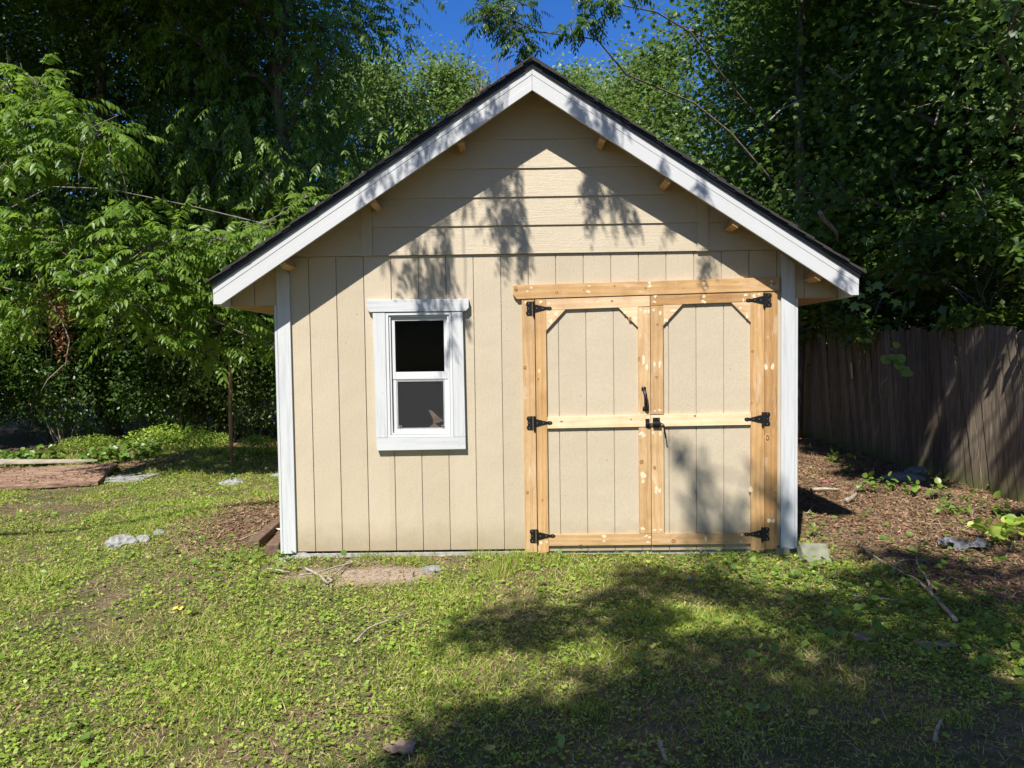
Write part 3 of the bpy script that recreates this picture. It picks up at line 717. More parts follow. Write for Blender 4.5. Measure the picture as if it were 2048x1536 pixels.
# slide bolt
p = WP(1300, 846, f); w = MB(); x, z = p[0], p[2]
w.prism([(x-.034, z-.035), (x-.004, z-.035), (x-.004, z+.032), (x-.034, z+.032)], f-.004, f-.0005)
w.tube([(x-.028, f-.012, z-.005), (x-.006, f-.012, z-.005)], [.015, .015], 10)
w.build('latch_keeper', MT['iron'], dl)
w = MB()
w.prism([(x+.020, z+.008), (x+.073, z+.008), (x+.073, z+.040), (x+.020, z+.040)], f-.004, f-.0005)
w.prism([(x+.024, z-.038), (x+.066, z-.038), (x+.066, z-.012), (x+.024, z-.012)], f-.004, f-.0005)
w.tube([(x+.018, f-.015, z-.006), (x+.075, f-.015, z-.006)], [.018, .018], 10)
w.tube([(x-.03, f-.013, z-.006), (x+.09, f-.015, z-.006), (x+.098, f-.022, z-.014), (x+.102, f-.026, z-.04), (x+.110, f-.03, z-.112)], [.006, .006, .006, .0055, .006], 8)
for a, c in ((.03, .030), (.062, .030)): w.tube([(x+a, f-.0038, z+c), (x+a, f-.006, z+c)], [.004, .003], 8, 1)
w.build('latch', [MT['iron'], MT['screw']], dr)

# ------------------------------------------------------------------ fence
FA = G(2048, 1005)
fence = empty('picket_fence', (FA[0], FA[1], FA[2]), 'weathered grey board fence leaning behind the mulch right of the shed', 'fence')
def fx(y): return 4.975+.045*(y-1.635)
rf_ = random.Random(5); y = -2.6; cnt = 0
while y < 9.3:
    wd = rf_.uniform(.128, .146); x = fx(y)+rf_.uniform(-.006, .006); z0 = float(hgt(x, y)[0])-.03
    top = 1.70+.030*(y-1.6)+rf_.uniform(-.05, .035); ln = .19+rf_.uniform(-.018, .018)+.03*math.sin(y*1.1)+(.05 if 4.6 < y < 5.3 else 0)
    t = .016; H = top-z0; w = MB()
    pr = [(0, 0), (wd, 0), (wd*rf_.uniform(.97, 1), H-.03), (wd*.78, H), (wd*.22, H), (0, H-.03)]
    bow = rf_.uniform(-.02, .02)
    pts = []
    for yy, zz in pr:
        u = zz/H; pts.append((yy+ln*zz+bow*math.sin(math.pi*u), zz, .04*u*rf_.uniform(.6, 1.2)))
    k = len(pts); v = [(dx, a, c) for a, c, dx in pts]+[(dx+t, a, c) for a, c, dx in pts]
    w.poly(v, [tuple(range(k-1, -1, -1)), tuple(range(k, 2*k))]+[(i, (i+1) % k, (i+1) % k+k, i+k) for i in range(k)])
    o = w.build('picket', MT['fence'], fence); o.location = (x-FA[0], y-FA[1], z0-FA[2]); cnt += 1
    y += wd+rf_.uniform(.002, .010)
for zz in (.35, 1.35):
    w = MB(); w.box(0, .04, 0, 12.6, zz, zz+.09); o = w.build('rail', MT['fence'], fence)
    o.location = (fx(-2.6)+.06-FA[0], -2.6-FA[1], -.1-FA[2]); o.rotation_euler.z = -.045
for yy in (-.8, 1.6, 4.1, 6.5, 8.9):
    w = MB(); w.box(0, .09, 0, .09, -.1, 1.62); o = w.build('post', MT['fence'], fence); o.location = (fx(yy)+.12-FA[0], yy-FA[1], -FA[2])
w = MB(); w.box(-.004, 0, 0, .045, 0, .24)
for zz in (.03, .1, .17, .22): w.tube([(-.0045, .022, zz), (-.0065, .022, zz)], [.006, .005], 8, 1)
o = w.build('mending_plate', [MT['galv'], MT['black']], fence); o.location = (fx(5.45)-.012-FA[0], 5.5-FA[1], 1.05-FA[2]); o.rotation_euler.x = -.2

# ------------------------------------------------------------------ things on the ground
def rock(name, p, r, m, label, cat='rock', seed=1, sq=(1, 1, .6), group=None, amp=.26):
    import bmesh
    bm = bmesh.new(); bmesh.ops.create_icosphere(bm, subdivisions=4, radius=1)
    V = np.array([v.co for v in bm.verts]); n1 = vnoise(V+seed*7.3, 1.3)-.5; n3 = vnoise(V+seed*3.1, 4)-.5; n4 = vnoise(V+seed, 11)-.5
    for v, a, b, c in zip(bm.verts, n1, n3, n4):
        k = 1+amp*2*a+amp*.9*b+amp*.35*c; v.co = Vector((v.co.x*k*sq[0]*r, v.co.y*k*sq[1]*r, v.co.z*k*sq[2]*r))
    me = bpy.data.meshes.new(name); bm.to_mesh(me); bm.free(); me.materials.append(m)
    o = bpy.data.objects.new(name, me); COL.objects.link(o); o.location = tuple(p+np.array([0, 0, r*sq[2]*.02]))
    return tag(o, label, cat, group)
rock('rock', G(243, 1090), .105, MT['rock'], 'large rough pale rock in the lawn left of the shed', seed=2, sq=(1.15, .8, .85))
rock('rock', G(285, 1083), .07, MT['rock'], 'small tan rock leaning on the large pale rock', seed=5, sq=(1, .8, .7))
rock('rock', G(318, 1066), .05, MT['rockd'], 'small grey stone right of the pale rocks in the lawn', seed=8)
rock('rock', G(465, 968), .12, MT['rock'], 'flat angular grey rock at the top of the mulch bank', seed=12, sq=(1.25, .8, .5), amp=.2)
rock('rock', G(561, 953), .10, MT['rock'], 'pale rock half hidden behind the left corner of the shed', seed=15, sq=(1.2, .8, .5))
rock('rock', G(602, 1114), .055, MT['rock'], 'chunk of pale rubble under the left end of the shed wall', seed=18, sq=(1.5, .7, .5))
rock('rock', G(572, 1121), .05, MT['rock'], 'pinkish broken stone below the left corner post of the shed', seed=19, sq=(1.3, .8, .5))
rock('rock', G(1022, 1116), .035, MT['rock'], 'small white stone in the grass left of the door frame', seed=21, sq=(1.1, .8, .7))
rock('rock', G(862, 1140), .07, MT['rockd'], 'lumpy grey stone in the weeds below the wall', seed=22, sq=(1.1, .8, .4))
rock('rock', G(1806, 960), .20, MT['rockd'], 'smooth rounded grey boulder in front of the fence', seed=24, sq=(1.2, .8, .42), amp=.12)
rock('rock', G(1832, 950), .13, MT['rockd'], 'dark lumpy rock touching the fence behind the boulder', seed=27, sq=(1, .8, .8), amp=.3)
rock('rock', G(1496, 1108), .035, MT['rock'], 'small pale stone beneath the right door', seed=29, sq=(.8, .8, 1))
def slab(name, pts3, th, m, label, cat, bevel=.006, group=None, mats=None):
    """pts3: top outline, counter-clockwise from above"""
    w = MB(); k = len(pts3); top = [tuple(p) for p in pts3]; bot = [(p[0], p[1], p[2]-th) for p in pts3]
    w.poly(top+bot, [tuple(range(k)), tuple(range(2*k-1, k-1, -1))]+[(i, i+k, (i+1) % k+k, (i+1) % k) for i in range(k)])
    return tag(w.build(name, m, None, bevel=bevel), label, cat, group)
# tilted concrete block right of the shed
A = G(1611, 1128); B = G(1672, 1130)
w = MB(); hx = (B[0]-A[0])/2; w.box(-hx, hx, 0, .09, -.02, .17)
o = w.build('concrete_block', MT['block'], None, bevel=.012); o.location = (A[0]+hx, A[1], A[2]); o.rotation_euler = (-.75, .06, .03)
tag(o, 'mossy concrete block tilted in the weeds by the right corner of the shed', 'block')
for k, (px, py, s) in enumerate(((1562, 1108, .055), (1578, 1104, .035))):
    p = G(px, py); w = MB(); w.box(-s, s, -.04, .05, -.03, .055); o = w.build('brick', MT['block'], None, bevel=.008); o.location = tuple(p); o.rotation_euler.z = .2*k
    tag(o, ('grey brick under the right end of the shed wall', 'small grey brick piece at the foot of the right corner post')[k], 'brick')
# landscape timbers by the left corner
for k, (a, b, wd, hh, lab) in enumerate((((545, 1114), (592, 1058), .10, .10, 'brown timber end next to the left corner post of the shed'),
                                         ((508, 1100), (556, 1050), .09, .08, 'brown timber in the mulch bank behind the first timber'),)):
    p, q = G(*a), G(*b); d = Vector(q-p); ln = d.length; w = MB(); w.box(-wd/2, wd/2, 0, ln, -.05, hh)
    o = w.build('landscape_timber', MT['timber'], None, bevel=.01); o.location = tuple(p); o.rotation_euler = (0, 0, math.atan2(-d.x, d.y)); tag(o, lab, 'timber')
# sheets and boards on the far left
def lying(name, x0, x1, y0, y1, z, th, m, label, rz=0, rx=0, ry=0, ribs=0, cat='board', ms=None):
    w = MB(); n_ = max(1, ribs); wd = (y1-y0)/n_
    for i in range(n_):
        w.box(x0, x1, y0+i*wd+.004*(i > 0), y0+(i+1)*wd, -th+(.0 if i % 2 else .004), 0)
    o = w.build(name, m, None, bevel=.003); o.location = ((x0+x1)/2, (y0+y1)/2, z)
    o.data.transform(Matrix.Translation((-(x0+x1)/2, -(y0+y1)/2, 0))); o.rotation_euler = (rx, ry, rz)
    return tag(o, label, cat)
def brownsheet():
    m, n, b = mat('reddish_wood_panel'); v = coords(n, (2, 30, 30)); f = noise(n, v, 1, 5, .6, .6); f2 = noise(n, coords(n), 9, 5, .7)
    r = ramp(n, [(.36, (.09, .05, .035)), (.5, (.25, .15, .10)), (.66, (.42, .29, .20))], madd(n, madd(n, f, None, 'MULTIPLY', .6), madd(n, f2, None, 'MULTIPLY', .4)))
    n.links.new(r.outputs[0], b.inputs['Base Color']); b.inputs['Roughness'].default_value = .85; bump(n, b, f, .5, .006); return m
MT['panel'] = brownsheet()
p0, p1, p2, p3 = G(-130, 992), G(196, 974), G(236, 938), G(-60, 953)
p0_, p1_, p2_, p3_ = p0, p1, p2, p3
slab('wood_panel', [p0+[0,0,.07], p1+[0,0,.06], p2+[0,0,.09], p3+[0,0,.09]], .05, MT['panel'], 'reddish brown wood panel lying on the lawn at the left edge', 'panel', .004)
q0, q1, q2, q3 = G(-60, 949), G(150, 943), G(196, 937), G(-60, 937)
slab('plank', [q0+[0,0,.16], q1+[0,0,.15], q2+[0,0,.13], q3+[0,0,.14]], .03, simple('sun_bleached_wood', (.34, .29, .22), .8, nscale=7, var=.3), 'pale bleached plank lying along the rear of the brown panel', 'plank', .004)
for k, (c, s, lab) in enumerate((((256, 955), (.55, .18), 'flat pale grey slate piece at the right end of the brown panel'), ((250, 964), (.4, .06), 'thin pale batten in front of the slate piece'))):
    p = G(*c); x, y, z = p; a, b = s
    slab(('slate_slab', 'batten')[k], [(x-a*.6, y-b, z+.025), (x+a*.5, y-b*.7, z+.02), (x+a*.6, y+b, z+.028), (x-a*.3, y+b*1.1, z+.03)], .03, MT['rock'], lab, ('slate', 'batten')[k], .004)
# rusty pole
p = G(463, 916); w = MB(); tp = WP(461, 694, p[1])
w.tube([(0, 0, -.2), (0.0, 0, .6), ((tp[0]-p[0])*.6, 0, 1.2), (tp[0]-p[0], 0, tp[2]-p[2])], [.026, .026, .027, .027], 10)
o = w.build('pole', MT['rust'], None, smooth=True); o.location = tuple(p); tag(o, 'slim rusty wooden pole standing left of the shed', 'pole')
# sticks
def stick(name, pix, rad, label, cat='stick', m='stick', lift=.035, kids=()):
    root = G(*pix[0]); w = MB()
    def path(px, rr):
        P = [G(a, b, lift+(c if len(t) > 2 else 0))-root for t in px for a, b, c in [(t+(0,))[:3]]]
        P = [Vector(p) for p in P]; Q = []
        for i in range(len(P)-1):
            for k in range(3):
                t = k/3; Q.append(P[i].lerp(P[i+1], t)+Vector((random.uniform(-1, 1), random.uniform(-1, 1), random.uniform(-.5, .8)))*.006*(k > 0))
        Q.append(P[-1]); return Q, [rr[0]+(rr[1]-rr[0])*i/(len(Q)-1) for i in range(len(Q))]
    a, b = path(pix, rad); w.tube(a, b, 6)
    for kp, kr in kids:
        a, b = path(kp, kr); w.tube(a, b, 5)
    o = w.build(name, MT[m], None, smooth=True); o.location = tuple(root); return tag(o, label, cat)
stick('fallen_branch', [(1912,1254),(1884,1222),(1856,1190),(1826,1165),(1780,1142),(1735,1112),(1712,1088)], (.013, .004), 'long bare branch with side shoots lying across the right foreground', 'branch',
      kids=(([(1866,1204),(1852,1165),(1838,1145),(1830,1112)], (.010, .003)), ([(1787,1150),(1800,1132),(1822,1128),(1850,1130)], (.007, .002)), ([(1762,1132),(1740,1150),(1722,1162)], (.006, .002))))
stick('stick', [(610,1145),(634,1158),(658,1178),(664,1170),(652,1162),(640,1170)], (.010, .007), 'grey crooked stick looping on the dirt patch below the window wall', kids=(([(600,1160),(640,1154),(676,1142),(706,1134),(698,1132),(664,1164),(652,1171)], (.007, .005)),))
stick('stick', [(534,1148),(556,1150),(580,1153)], (.007, .005), 'short grey stick in the clover below the left corner of the shed')
stick('stick', [(480,1088),(508,1077),(540,1068)], (.007, .004), 'thin pale stick across the timbers of the mulch bank')
stick('stick', [(712,1296),(735,1270),(780,1252),(836,1230)], (.007, .003), 'long thin dark twig curving through the lawn in front of the shed', 'twig')
stick('stick', [(1622,986),(1650,984),(1678,985)], (.022, .012), 'pale bare stick on the mulch between shed and fence')
stick('stick', [(1692,1008),(1704,1003),(1712,994)], (.028, .018), 'stubby broken stick in the sunny mulch')
stick('stick', [(1870,1500),(1876,1470),(1886,1452)], (.008, .004), 'short dark twig in the shaded lower right weeds')
stick('stick', [(1318,1500),(1326,1520),(1334,1540)], (.009, .006), 'brown twig at the bottom edge of the lawn')
stick('stick', [(1598,1034),(1624,1033)], (.005, .003), 'thin straight twig at the edge of the eave shadow on the mulch', kids=(([(1614,1034),(1630,1022,.03)], (.004, .003)),))
stick('stick', [(1700,1201),(1750,1208),(1800,1211)], (.006, .004), 'straight pale twig among the violets on the right')
# crumpled things
def crumple(name, p, r, m, label, cat, seed=1, flat=.35, n_=14, amp=.5, sx=1.0):
    rg = np.random.default_rng(seed); g = np.linspace(-1, 1, n_); X_, Y_ = np.meshgrid(g, g)
    x = X_.ravel(); y = Y_.ravel(); q = np.stack([x*1.7+seed*5, y*1.7, np.zeros_like(x)], 1)
    z = (vnoise(q, 1.0)*1.0+vnoise(q, 2.6)*.5-.55)*flat*2*r+.01
    rr = 1+amp*(n2(np.arctan2(y, x), np.hypot(x, y)*0, 1.1, seed)-.5)
    ring = np.maximum(abs(x), abs(y)); ang = np.arctan2(y, x)
    V = np.stack([ring*np.cos(ang)*rr*r*sx+rg.normal(size=x.size)*r*.04, ring*np.sin(ang)*rr*r*.7+rg.normal(size=x.size)*r*.04, np.maximum(z, .004)], 1)
    i = (np.arange(n_-1)[:, None]*n_+np.arange(n_-1)[None]).ravel()
    F_ = np.concatenate([np.stack([i, i+1, i+n_+1], 1), np.stack([i, i+n_+1, i+n_], 1)])
    o = npmesh(name, V, F_, m); o.location = tuple(p)
    s_ = o.modifiers.new('thickness', 'SOLIDIFY'); s_.thickness = .002
    return tag(o, label, cat)
crumple('plastic_bag', G(1925, 1098), .15, MT['bag'], 'crumpled grey plastic bag lying in the mulch on the right', 'bag', 3, .45, 18, sx=1.2)
crumple('rag', G(556, 1064), .09, MT['white'], 'crumpled white rag beside the left corner post of the shed', 'rag', 6, .4, 12)
crumple('dry_leaf', G(798, 1506), .065, MT['dry'], 'large curled brown dead leaf in the shaded lawn at the bottom', 'leaf', 9, .4, 10)
crumple('dry_leaf', G(1735, 1276), .07, MT['dry'], 'long dark dead leaf among the weeds lower right', 'leaf', 11, .15, 10, sx=1.3)
crumple('dry_leaf', G(1872, 1292), .07, MT['dry'], 'pale brown dead leaf below the fallen branch', 'leaf', 12, .15, 10, sx=1.4)
crumple('yellow_leaf', G(357, 1220), .035, MT['yellow'], 'single bright yellow leaf on the left lawn', 'leaf', 13, .3, 8)
crumple('plastic_scrap', G(1380, 1163), .022, MT['blue'], 'small blue plastic scrap on the lawn in front of the doors', 'scrap', 15, .4, 6)
crumple('red_flowers', G(1656, 966), .07, simple('faded_red_petals', (.34, .10, .11), .8, nscale=30, var=.4), 'faded red petals scattered on the mulch beside the shed', 'petals', 17, .25, 12)

# ------------------------------------------------------------------ trees
def limb(p0, p1, sag=0.0, k=6, j=.06, rng=RNG):
    p0, p1 = np.array(p0, float), np.array(p1, float); ln = np.linalg.norm(p1-p0); o = []
    for i in range(k+1):
        t = i/k; p = p0*(1-t)+p1*t; p = p+np.array([0, 0, 1.0])*sag*ln*math.sin(math.pi*t)
        if 0 < i < k: p = p+rng.normal(size=3)*j*ln/k*2
        o.append(p)
    return o
def grow(w, rng, base, height, crown_lo, spread, r0, nl=14, sub=4, twl=.9, lean=(0, 0), top_taper=.35, k=7):
    """trunk, limbs and shoots into w; returns shoot ends and their directions (local space)"""
    tr = limb((0, 0, -.2), (lean[0], lean[1], height), 0, 8, .03, rng)
    w.tube(tr, [r0*(1-.82*i/8) for i in range(9)], k)
    E_, D_ = [], []
    tr = np.array(tr)
    for i in range(nl):
        u = (i+.5)/nl; z = crown_lo+(height*.97-crown_lo)*u
        t = z/height*8; a = int(min(7, t)); p = tr[a]+(tr[a+1]-tr[a])*(t-a)
        ang = i*2.4+rng.uniform(-.4, .4); prof = math.sin(math.pi*(top_taper+(1-top_taper)*u*.92))
        ln = spread*prof*rng.uniform(.75, 1.15)
        end = p+np.array([math.cos(ang)*ln, math.sin(ang)*ln, ln*rng.uniform(.05, .5)])
        lb = limb(p, end, .06, 5, .08, rng); rr = r0*.42*(1-.6*u)
        w.tube(lb, [rr*(1-.8*q/5) for q in range(6)], 5)
        lb = np.array(lb)
        for s in range(sub):
            t = .35+.65*(s+rng.random())/sub*1.0; t = min(t, .99)*5; a = int(t); q = lb[a]+(lb[min(a+1, 5)]-lb[a])*(t-a)
            d = norm((end-p)/max(ln, .1)+rng.normal(size=3)*.75); l2 = twl*rng.uniform(.6, 1.3)
            e2 = q+d*l2; tb = limb(q, e2, .05, 3, .08, rng); w.tube(tb, [rr*.3, rr*.22, rr*.15, rr*.06], 4, cap=False)
            for m_ in range(3):
                tt = (m_+1)/3; E_.append(q+(e2-q)*tt+rng.normal(size=3)*.12*l2); D_.append(d)
    return np.array(E_), np.array(D_)
def clump_pts(E_, rng, per, sig):
    P_ = np.repeat(E_, per, 0); return P_+rng.normal(size=P_.shape)*sig
def tree(name, loc, label, cat='tree', group=None, seed=1, height=10, lo=2, spread=3, r0=.16, nl=16, sub=5, per=40, sig=.33, T=T_OVAL, size=.09, lm='dark', bk='bark', droop=.4, lean=(0, 0), twl=.9, compound=False, wide=None, rz=0, tt=.35):
    rng = np.random.default_rng(seed); e = empty(name, loc, label, cat, group, rz)
    w = MB(); E_, D_ = grow(w, rng, (0, 0, 0), height, lo, spread, r0, nl, sub, twl, lean, tt)
    w.build('trunk', MT[bk], e, smooth=True)
    P_ = clump_pts(E_, rng, per, sig)
    c = E_.mean(0); out = norm(P_-c)
    if compound: V, F_ = pinnate(P_, out+rdir(len(P_), rng)*.8, rng, 4, size*3.0, size, .32)
    else: V, F_ = leaves_at(P_, rng, T, size, droop, 1.0, out, wide)
    npmesh('crown', V, F_, LM[lm], e)
    return e
def place(e, loc, label, rz, scale=1.0, group=None):
    c = copy_tree(e); c.location = tuple(map(float, loc)); c.rotation_euler.z = rz; c.scale = (scale,)*3; c['label'] = label
    if group: c['group'] = group
    return c
g0 = -.08
# sunlit trees far behind the roof
GF = 'sunlit trees far behind the shed'
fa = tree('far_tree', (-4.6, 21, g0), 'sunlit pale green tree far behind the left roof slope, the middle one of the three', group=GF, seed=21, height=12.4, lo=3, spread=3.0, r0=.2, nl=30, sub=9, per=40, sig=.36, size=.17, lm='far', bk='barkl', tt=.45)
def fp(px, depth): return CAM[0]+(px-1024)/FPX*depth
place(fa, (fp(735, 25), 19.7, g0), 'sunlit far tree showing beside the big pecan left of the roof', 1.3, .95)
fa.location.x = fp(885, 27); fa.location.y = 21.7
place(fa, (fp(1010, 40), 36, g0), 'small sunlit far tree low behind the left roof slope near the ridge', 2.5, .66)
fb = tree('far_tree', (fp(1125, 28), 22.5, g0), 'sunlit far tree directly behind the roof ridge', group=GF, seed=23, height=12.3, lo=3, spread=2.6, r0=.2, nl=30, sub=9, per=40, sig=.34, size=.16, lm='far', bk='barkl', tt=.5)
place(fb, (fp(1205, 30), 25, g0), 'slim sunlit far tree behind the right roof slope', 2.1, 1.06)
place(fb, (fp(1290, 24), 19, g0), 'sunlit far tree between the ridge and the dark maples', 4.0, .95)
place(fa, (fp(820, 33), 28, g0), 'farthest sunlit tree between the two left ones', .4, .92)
# leafless tree
e = empty('bare_tree', (fp(965, 24), 19, g0), 'thin leafless reddish tree standing behind the left roof slope', 'tree')
rb = np.random.default_rng(4); w = MB(); w2 = MB()
w.tube(limb((0, 0, -.2), (.1, 0, 9.6), 0, 6, .03, rb), [.09, .085, .08, .07, .06, .05, .04], 6)
for i in range(30):
    z = rb.uniform(6.8, 9.6); a = rb.uniform(0, 6.28); ln = rb.uniform(1.0, 2.6); d = np.array([math.cos(a)*.38, math.sin(a)*.38, 1.0])
    p = np.array([.1*z/8.5, 0, z]); q = p+d*ln; w2.tube(limb(p, q, .02, 5, .06, rb), [.028, .024, .02, .015, .011, .006], 4, cap=False)
    for s in range(5):
        t = rb.uniform(.2, .95); s0 = p+(q-p)*t; dd = norm(d+rb.normal(size=3)*.45); w2.tube(limb(s0, s0+dd*rb.uniform(.4, 1.0), 0, 3, .08, rb), [.011, .009, .007, .004], 3, cap=False)
w.build('trunk', MT['twig'], e, smooth=True); w2.build('twigs', MT['twig'], e)

# wood on the left
GL = 'dark broadleaf trees left of the shed'
ta = tree('broadleaf_tree', (-8.6, 9.5, g0), 'dark broadleaf tree at the far left behind the drooping boughs', group=GL, seed=31, height=13, lo=1.2, spread=4.2, r0=.2, nl=34, sub=8, per=56, sig=.42, size=.11, lm='dark', tt=.5)
tb_ = tree('broadleaf_tree', (-6.6, 10.2, g0), 'dark broadleaf tree in the middle of the left wood behind the pole', group=GL, seed=32, height=13.5, lo=1.4, spread=4.0, r0=.2, nl=34, sub=8, per=56, sig=.42, size=.11, lm='dark', tt=.5)
place(ta, (-12.6, 7.5, g0), 'dark broadleaf tree beyond the left edge of the lawn', 1.9, 1.0)
place(tb_, (-9.3, 12.6, g0), 'dark tree deep in the left wood, second row', 2.7, 1.1)
place(ta, (-11.5, 14.0, g0), 'dark tree deep in the left wood, outermost', 4.2, 1.15)
place(tb_, (-7.6, 15.0, g0), 'dark tree deep in the left wood nearest the shed', 1.1, .95)
place(ta, (-16.5, 12.0, g0), 'dark tree outside the left edge of the wood', .8, 1.1)
# tall narrow pecan whose edge meets the sky
tp1 = tree('pecan_tree', (-4.4, 8.4, g0), 'tall pecan with hanging foliage whose crown edges the open sky', group='pecans left of the shed', seed=41, height=14, lo=2.5, spread=2.3, r0=.2, nl=34, sub=7, per=11, sig=.34, size=.10, lm='pecan', compound=True, tt=.5)
# near pecan with sunlit drooping boughs, placed bough by bough
def bough_tree(name, base, top, r0, label, cat, group, clumps, lm, compound, seed, bk='bark', leaf=.095, dens=1.0, attach=None, T=T_OVAL, dirbias=None, cluster_sig=.42, limb_r=.03, lsag=.10, hub_d=1.1, beam=None):
    """clumps: (x, y, z, radius) world; limbs run from the trunk to each clump"""
    rng = np.random.default_rng(seed); base = np.array(base, float); e = empty(name, base, label, cat, group)
    w = MB(); top = np.array(top, float)-base; tr = np.array(limb((0, 0, -.2), top, 0, 10, .02, rng)); w.tube(list(tr), [r0*(1-.75*i/10) for i in range(11)], 8)
    Ps, Ds = [], []
    if beam is not None:
        bp = [tuple(np.array(q, float)-base) for q in beam]; w.tube([tuple(tr[-1])]+bp, [.05]+list(np.linspace(.04, .012, len(bp))), 6, cap=False)
    hubs = []
    for (x, y, z, r) in clumps:
        c = np.array([x, y, z])-base
        if beam is not None:
            bp = np.array(beam, float)-base; q = np.array([np.interp(c[0], bp[:, 0], bp[:, i]) for i in range(3)])
            w.tube(limb(q, c, 0, 5, .03, rng), list(np.linspace(.007, .003, 6)), 4, cap=False)
        else:
            h = next((h for h in hubs if np.linalg.norm(h[0]-c) < hub_d), None)
            if h is None:
                hc = c+np.array([0, 0, .15])*r; tz = np.clip((c[2]-np.hypot(c[0], c[1])*.35)/top[2], .15, .95)*10; a = int(tz)
                p = tr[a]+(tr[min(a+1, 10)]-tr[a])*(tz-a); ln = np.linalg.norm(c-p); h = (hc,); hubs.append(h)
                w.tube(limb(p, hc, lsag, 7, .05, rng), list(np.linspace(limb_r*(.6+.12*ln), .009, 8)), 5, cap=False)
            else: w.tube(limb(h[0], c, .05, 4, .06, rng), [.009, .008, .007, .006, .004], 4, cap=False)
        r = abs(r)
        if beam is not None:
            n_ = 7 if r > .05 else 4; P_ = c+rng.normal(size=(n_, 3))*r*.5; Ps.append(P_); Ds.append(norm(rdir(n_, rng)*.6+np.array([0, 0, -.9]))); continue
        n_ = int((62 if compound else 420)*dens*max(.25, (r/.5)**2)) if compound else int(560*dens*(r/.5)**2)
        P_ = c+rng.normal(size=(n_, 3))*r*cluster_sig*np.array([1.15, 1.0, .6]); Ps.append(P_)
        Ds.append(norm((P_-c)*np.array([1, 1, .5])/r+(np.zeros(3) if dirbias is None else dirbias)+rdir(n_, rng)*.35))
        for s in range(5):
            q = c+rng.normal(size=3)*r*.5; w.tube(limb(c, q, .02, 3, .08, rng), [.009, .007, .005, .003], 4, cap=False)
    w.build('trunk', MT[bk], e, smooth=True)
    P_ = np.concatenate(Ps); D_ = np.concatenate(Ds)
    if compound: V, F_ = pinnate(P_, D_, rng, 5, leaf*3.1, leaf, .40)
    else: V, F_ = leaves_at(P_, rng, T, leaf, .45, 1.0, D_)
    npmesh('crown', V, F_, LM[lm], e); return e
def px3(px, py, Yw): p = WP(px, py, Yw); return p
cl = []
rs = random.Random(3)
for (px, py, r, yw) in ((20,180,.45,2.6),(75,175,.42,2.6),(30,260,.5,2.4),(110,240,.42,2.6),(165,255,.42,2.5),(215,270,.36,2.6),(60,310,.42,2.3),(130,310,.34,2.4),(10,330,.4,2.3),
        (20,440,.42,2.5),(80,430,.40,2.6),(60,490,.45,2.4),(130,480,.40,2.5),(150,520,.36,2.3),
        (215,470,.40,2.7),(270,445,.42,2.8),(300,500,.45,2.6),(350,470,.42,2.8),(390,500,.40,2.9),(330,540,.4,2.6),(440,480,.36,3.0),(490,480,.32,3.1),(530,455,.30,3.3),(560,430,.24,3.4),(600,400,.24,3.6),
        (210,560,.42,2.4),(260,590,.42,2.4),(330,590,.38,2.6),(390,590,.36,2.8),(440,570,.34,3.0),(470,640,.32,3.0),(230,640,.30,2.4),
        (30,600,.40,2.5),(80,620,.36,2.5),(20,660,.3,2.5),(300,680,.26,2.6),(370,670,.30,2.8),(420,700,.28,3.0),(520,650,.34,3.6),(545,700,.30,4.2)):
    p = px3(px, py, yw+.4); cl.append((p[0], p[1], p[2], r))
for i in range(34): cl.append((rs.uniform(-7.5, -4.3), rs.uniform(3.4, 6.6), rs.uniform(8.0, 11), rs.uniform(.7, .95)))  # unseen clumps added over the frame to darken the wood
# its upper crown, unseen above the picture, filled out to shade the wood behind
for i in range(105):
    yy = rs.uniform(2.4, 7.6); cl.append((rs.uniform(-13, -3.9), yy, rs.uniform(7.8+max(0, 3.4-yy)*1.2, 13.5), rs.uniform(.75, 1.05)))
bough_tree('pecan_tree', (-10.6, 5.2, g0), (-9.8, 5.0, 12), .26, 'large pecan with sunlit drooping boughs at the left edge', 'tree', 'pecans left of the shed', cl, 'pecan', True, 51, bk='bark', limb_r=.007, lsag=.16)
# withered bunch hanging in the boughs
p = px3(110, 610, 2.7)
e = empty('withered_branch', p, 'bunch of withered brown leaves hanging in the left boughs', 'branch')
rng = np.random.default_rng(77); P_ = np.concatenate([np.array([a, b, c])+rng.normal(size=(140, 3))*np.array([.055, .06, .13]) for a, b, c in ((-.12, 0, .12), (.02, 0, -.05), (.10, 0, -.08), (.08, 0, -.42))])
V, F_ = leaves_at(P_, rng, T_LANCE, .05, .7); npmesh('foliage', V, F_, LM['brown'], e)
w = MB(); w.tube([(-.2, 0, .35), (-.08, 0, .1), (.08, 0, -.2), (.15, 0, -.4), (.10, 0, -.66), (-.12, 0, -.85), (-.2, 0, -.98)], [.012, .01, .009, .008, .006, .005, .003], 5); w.build('stem', MT['stick'], e, smooth=True)

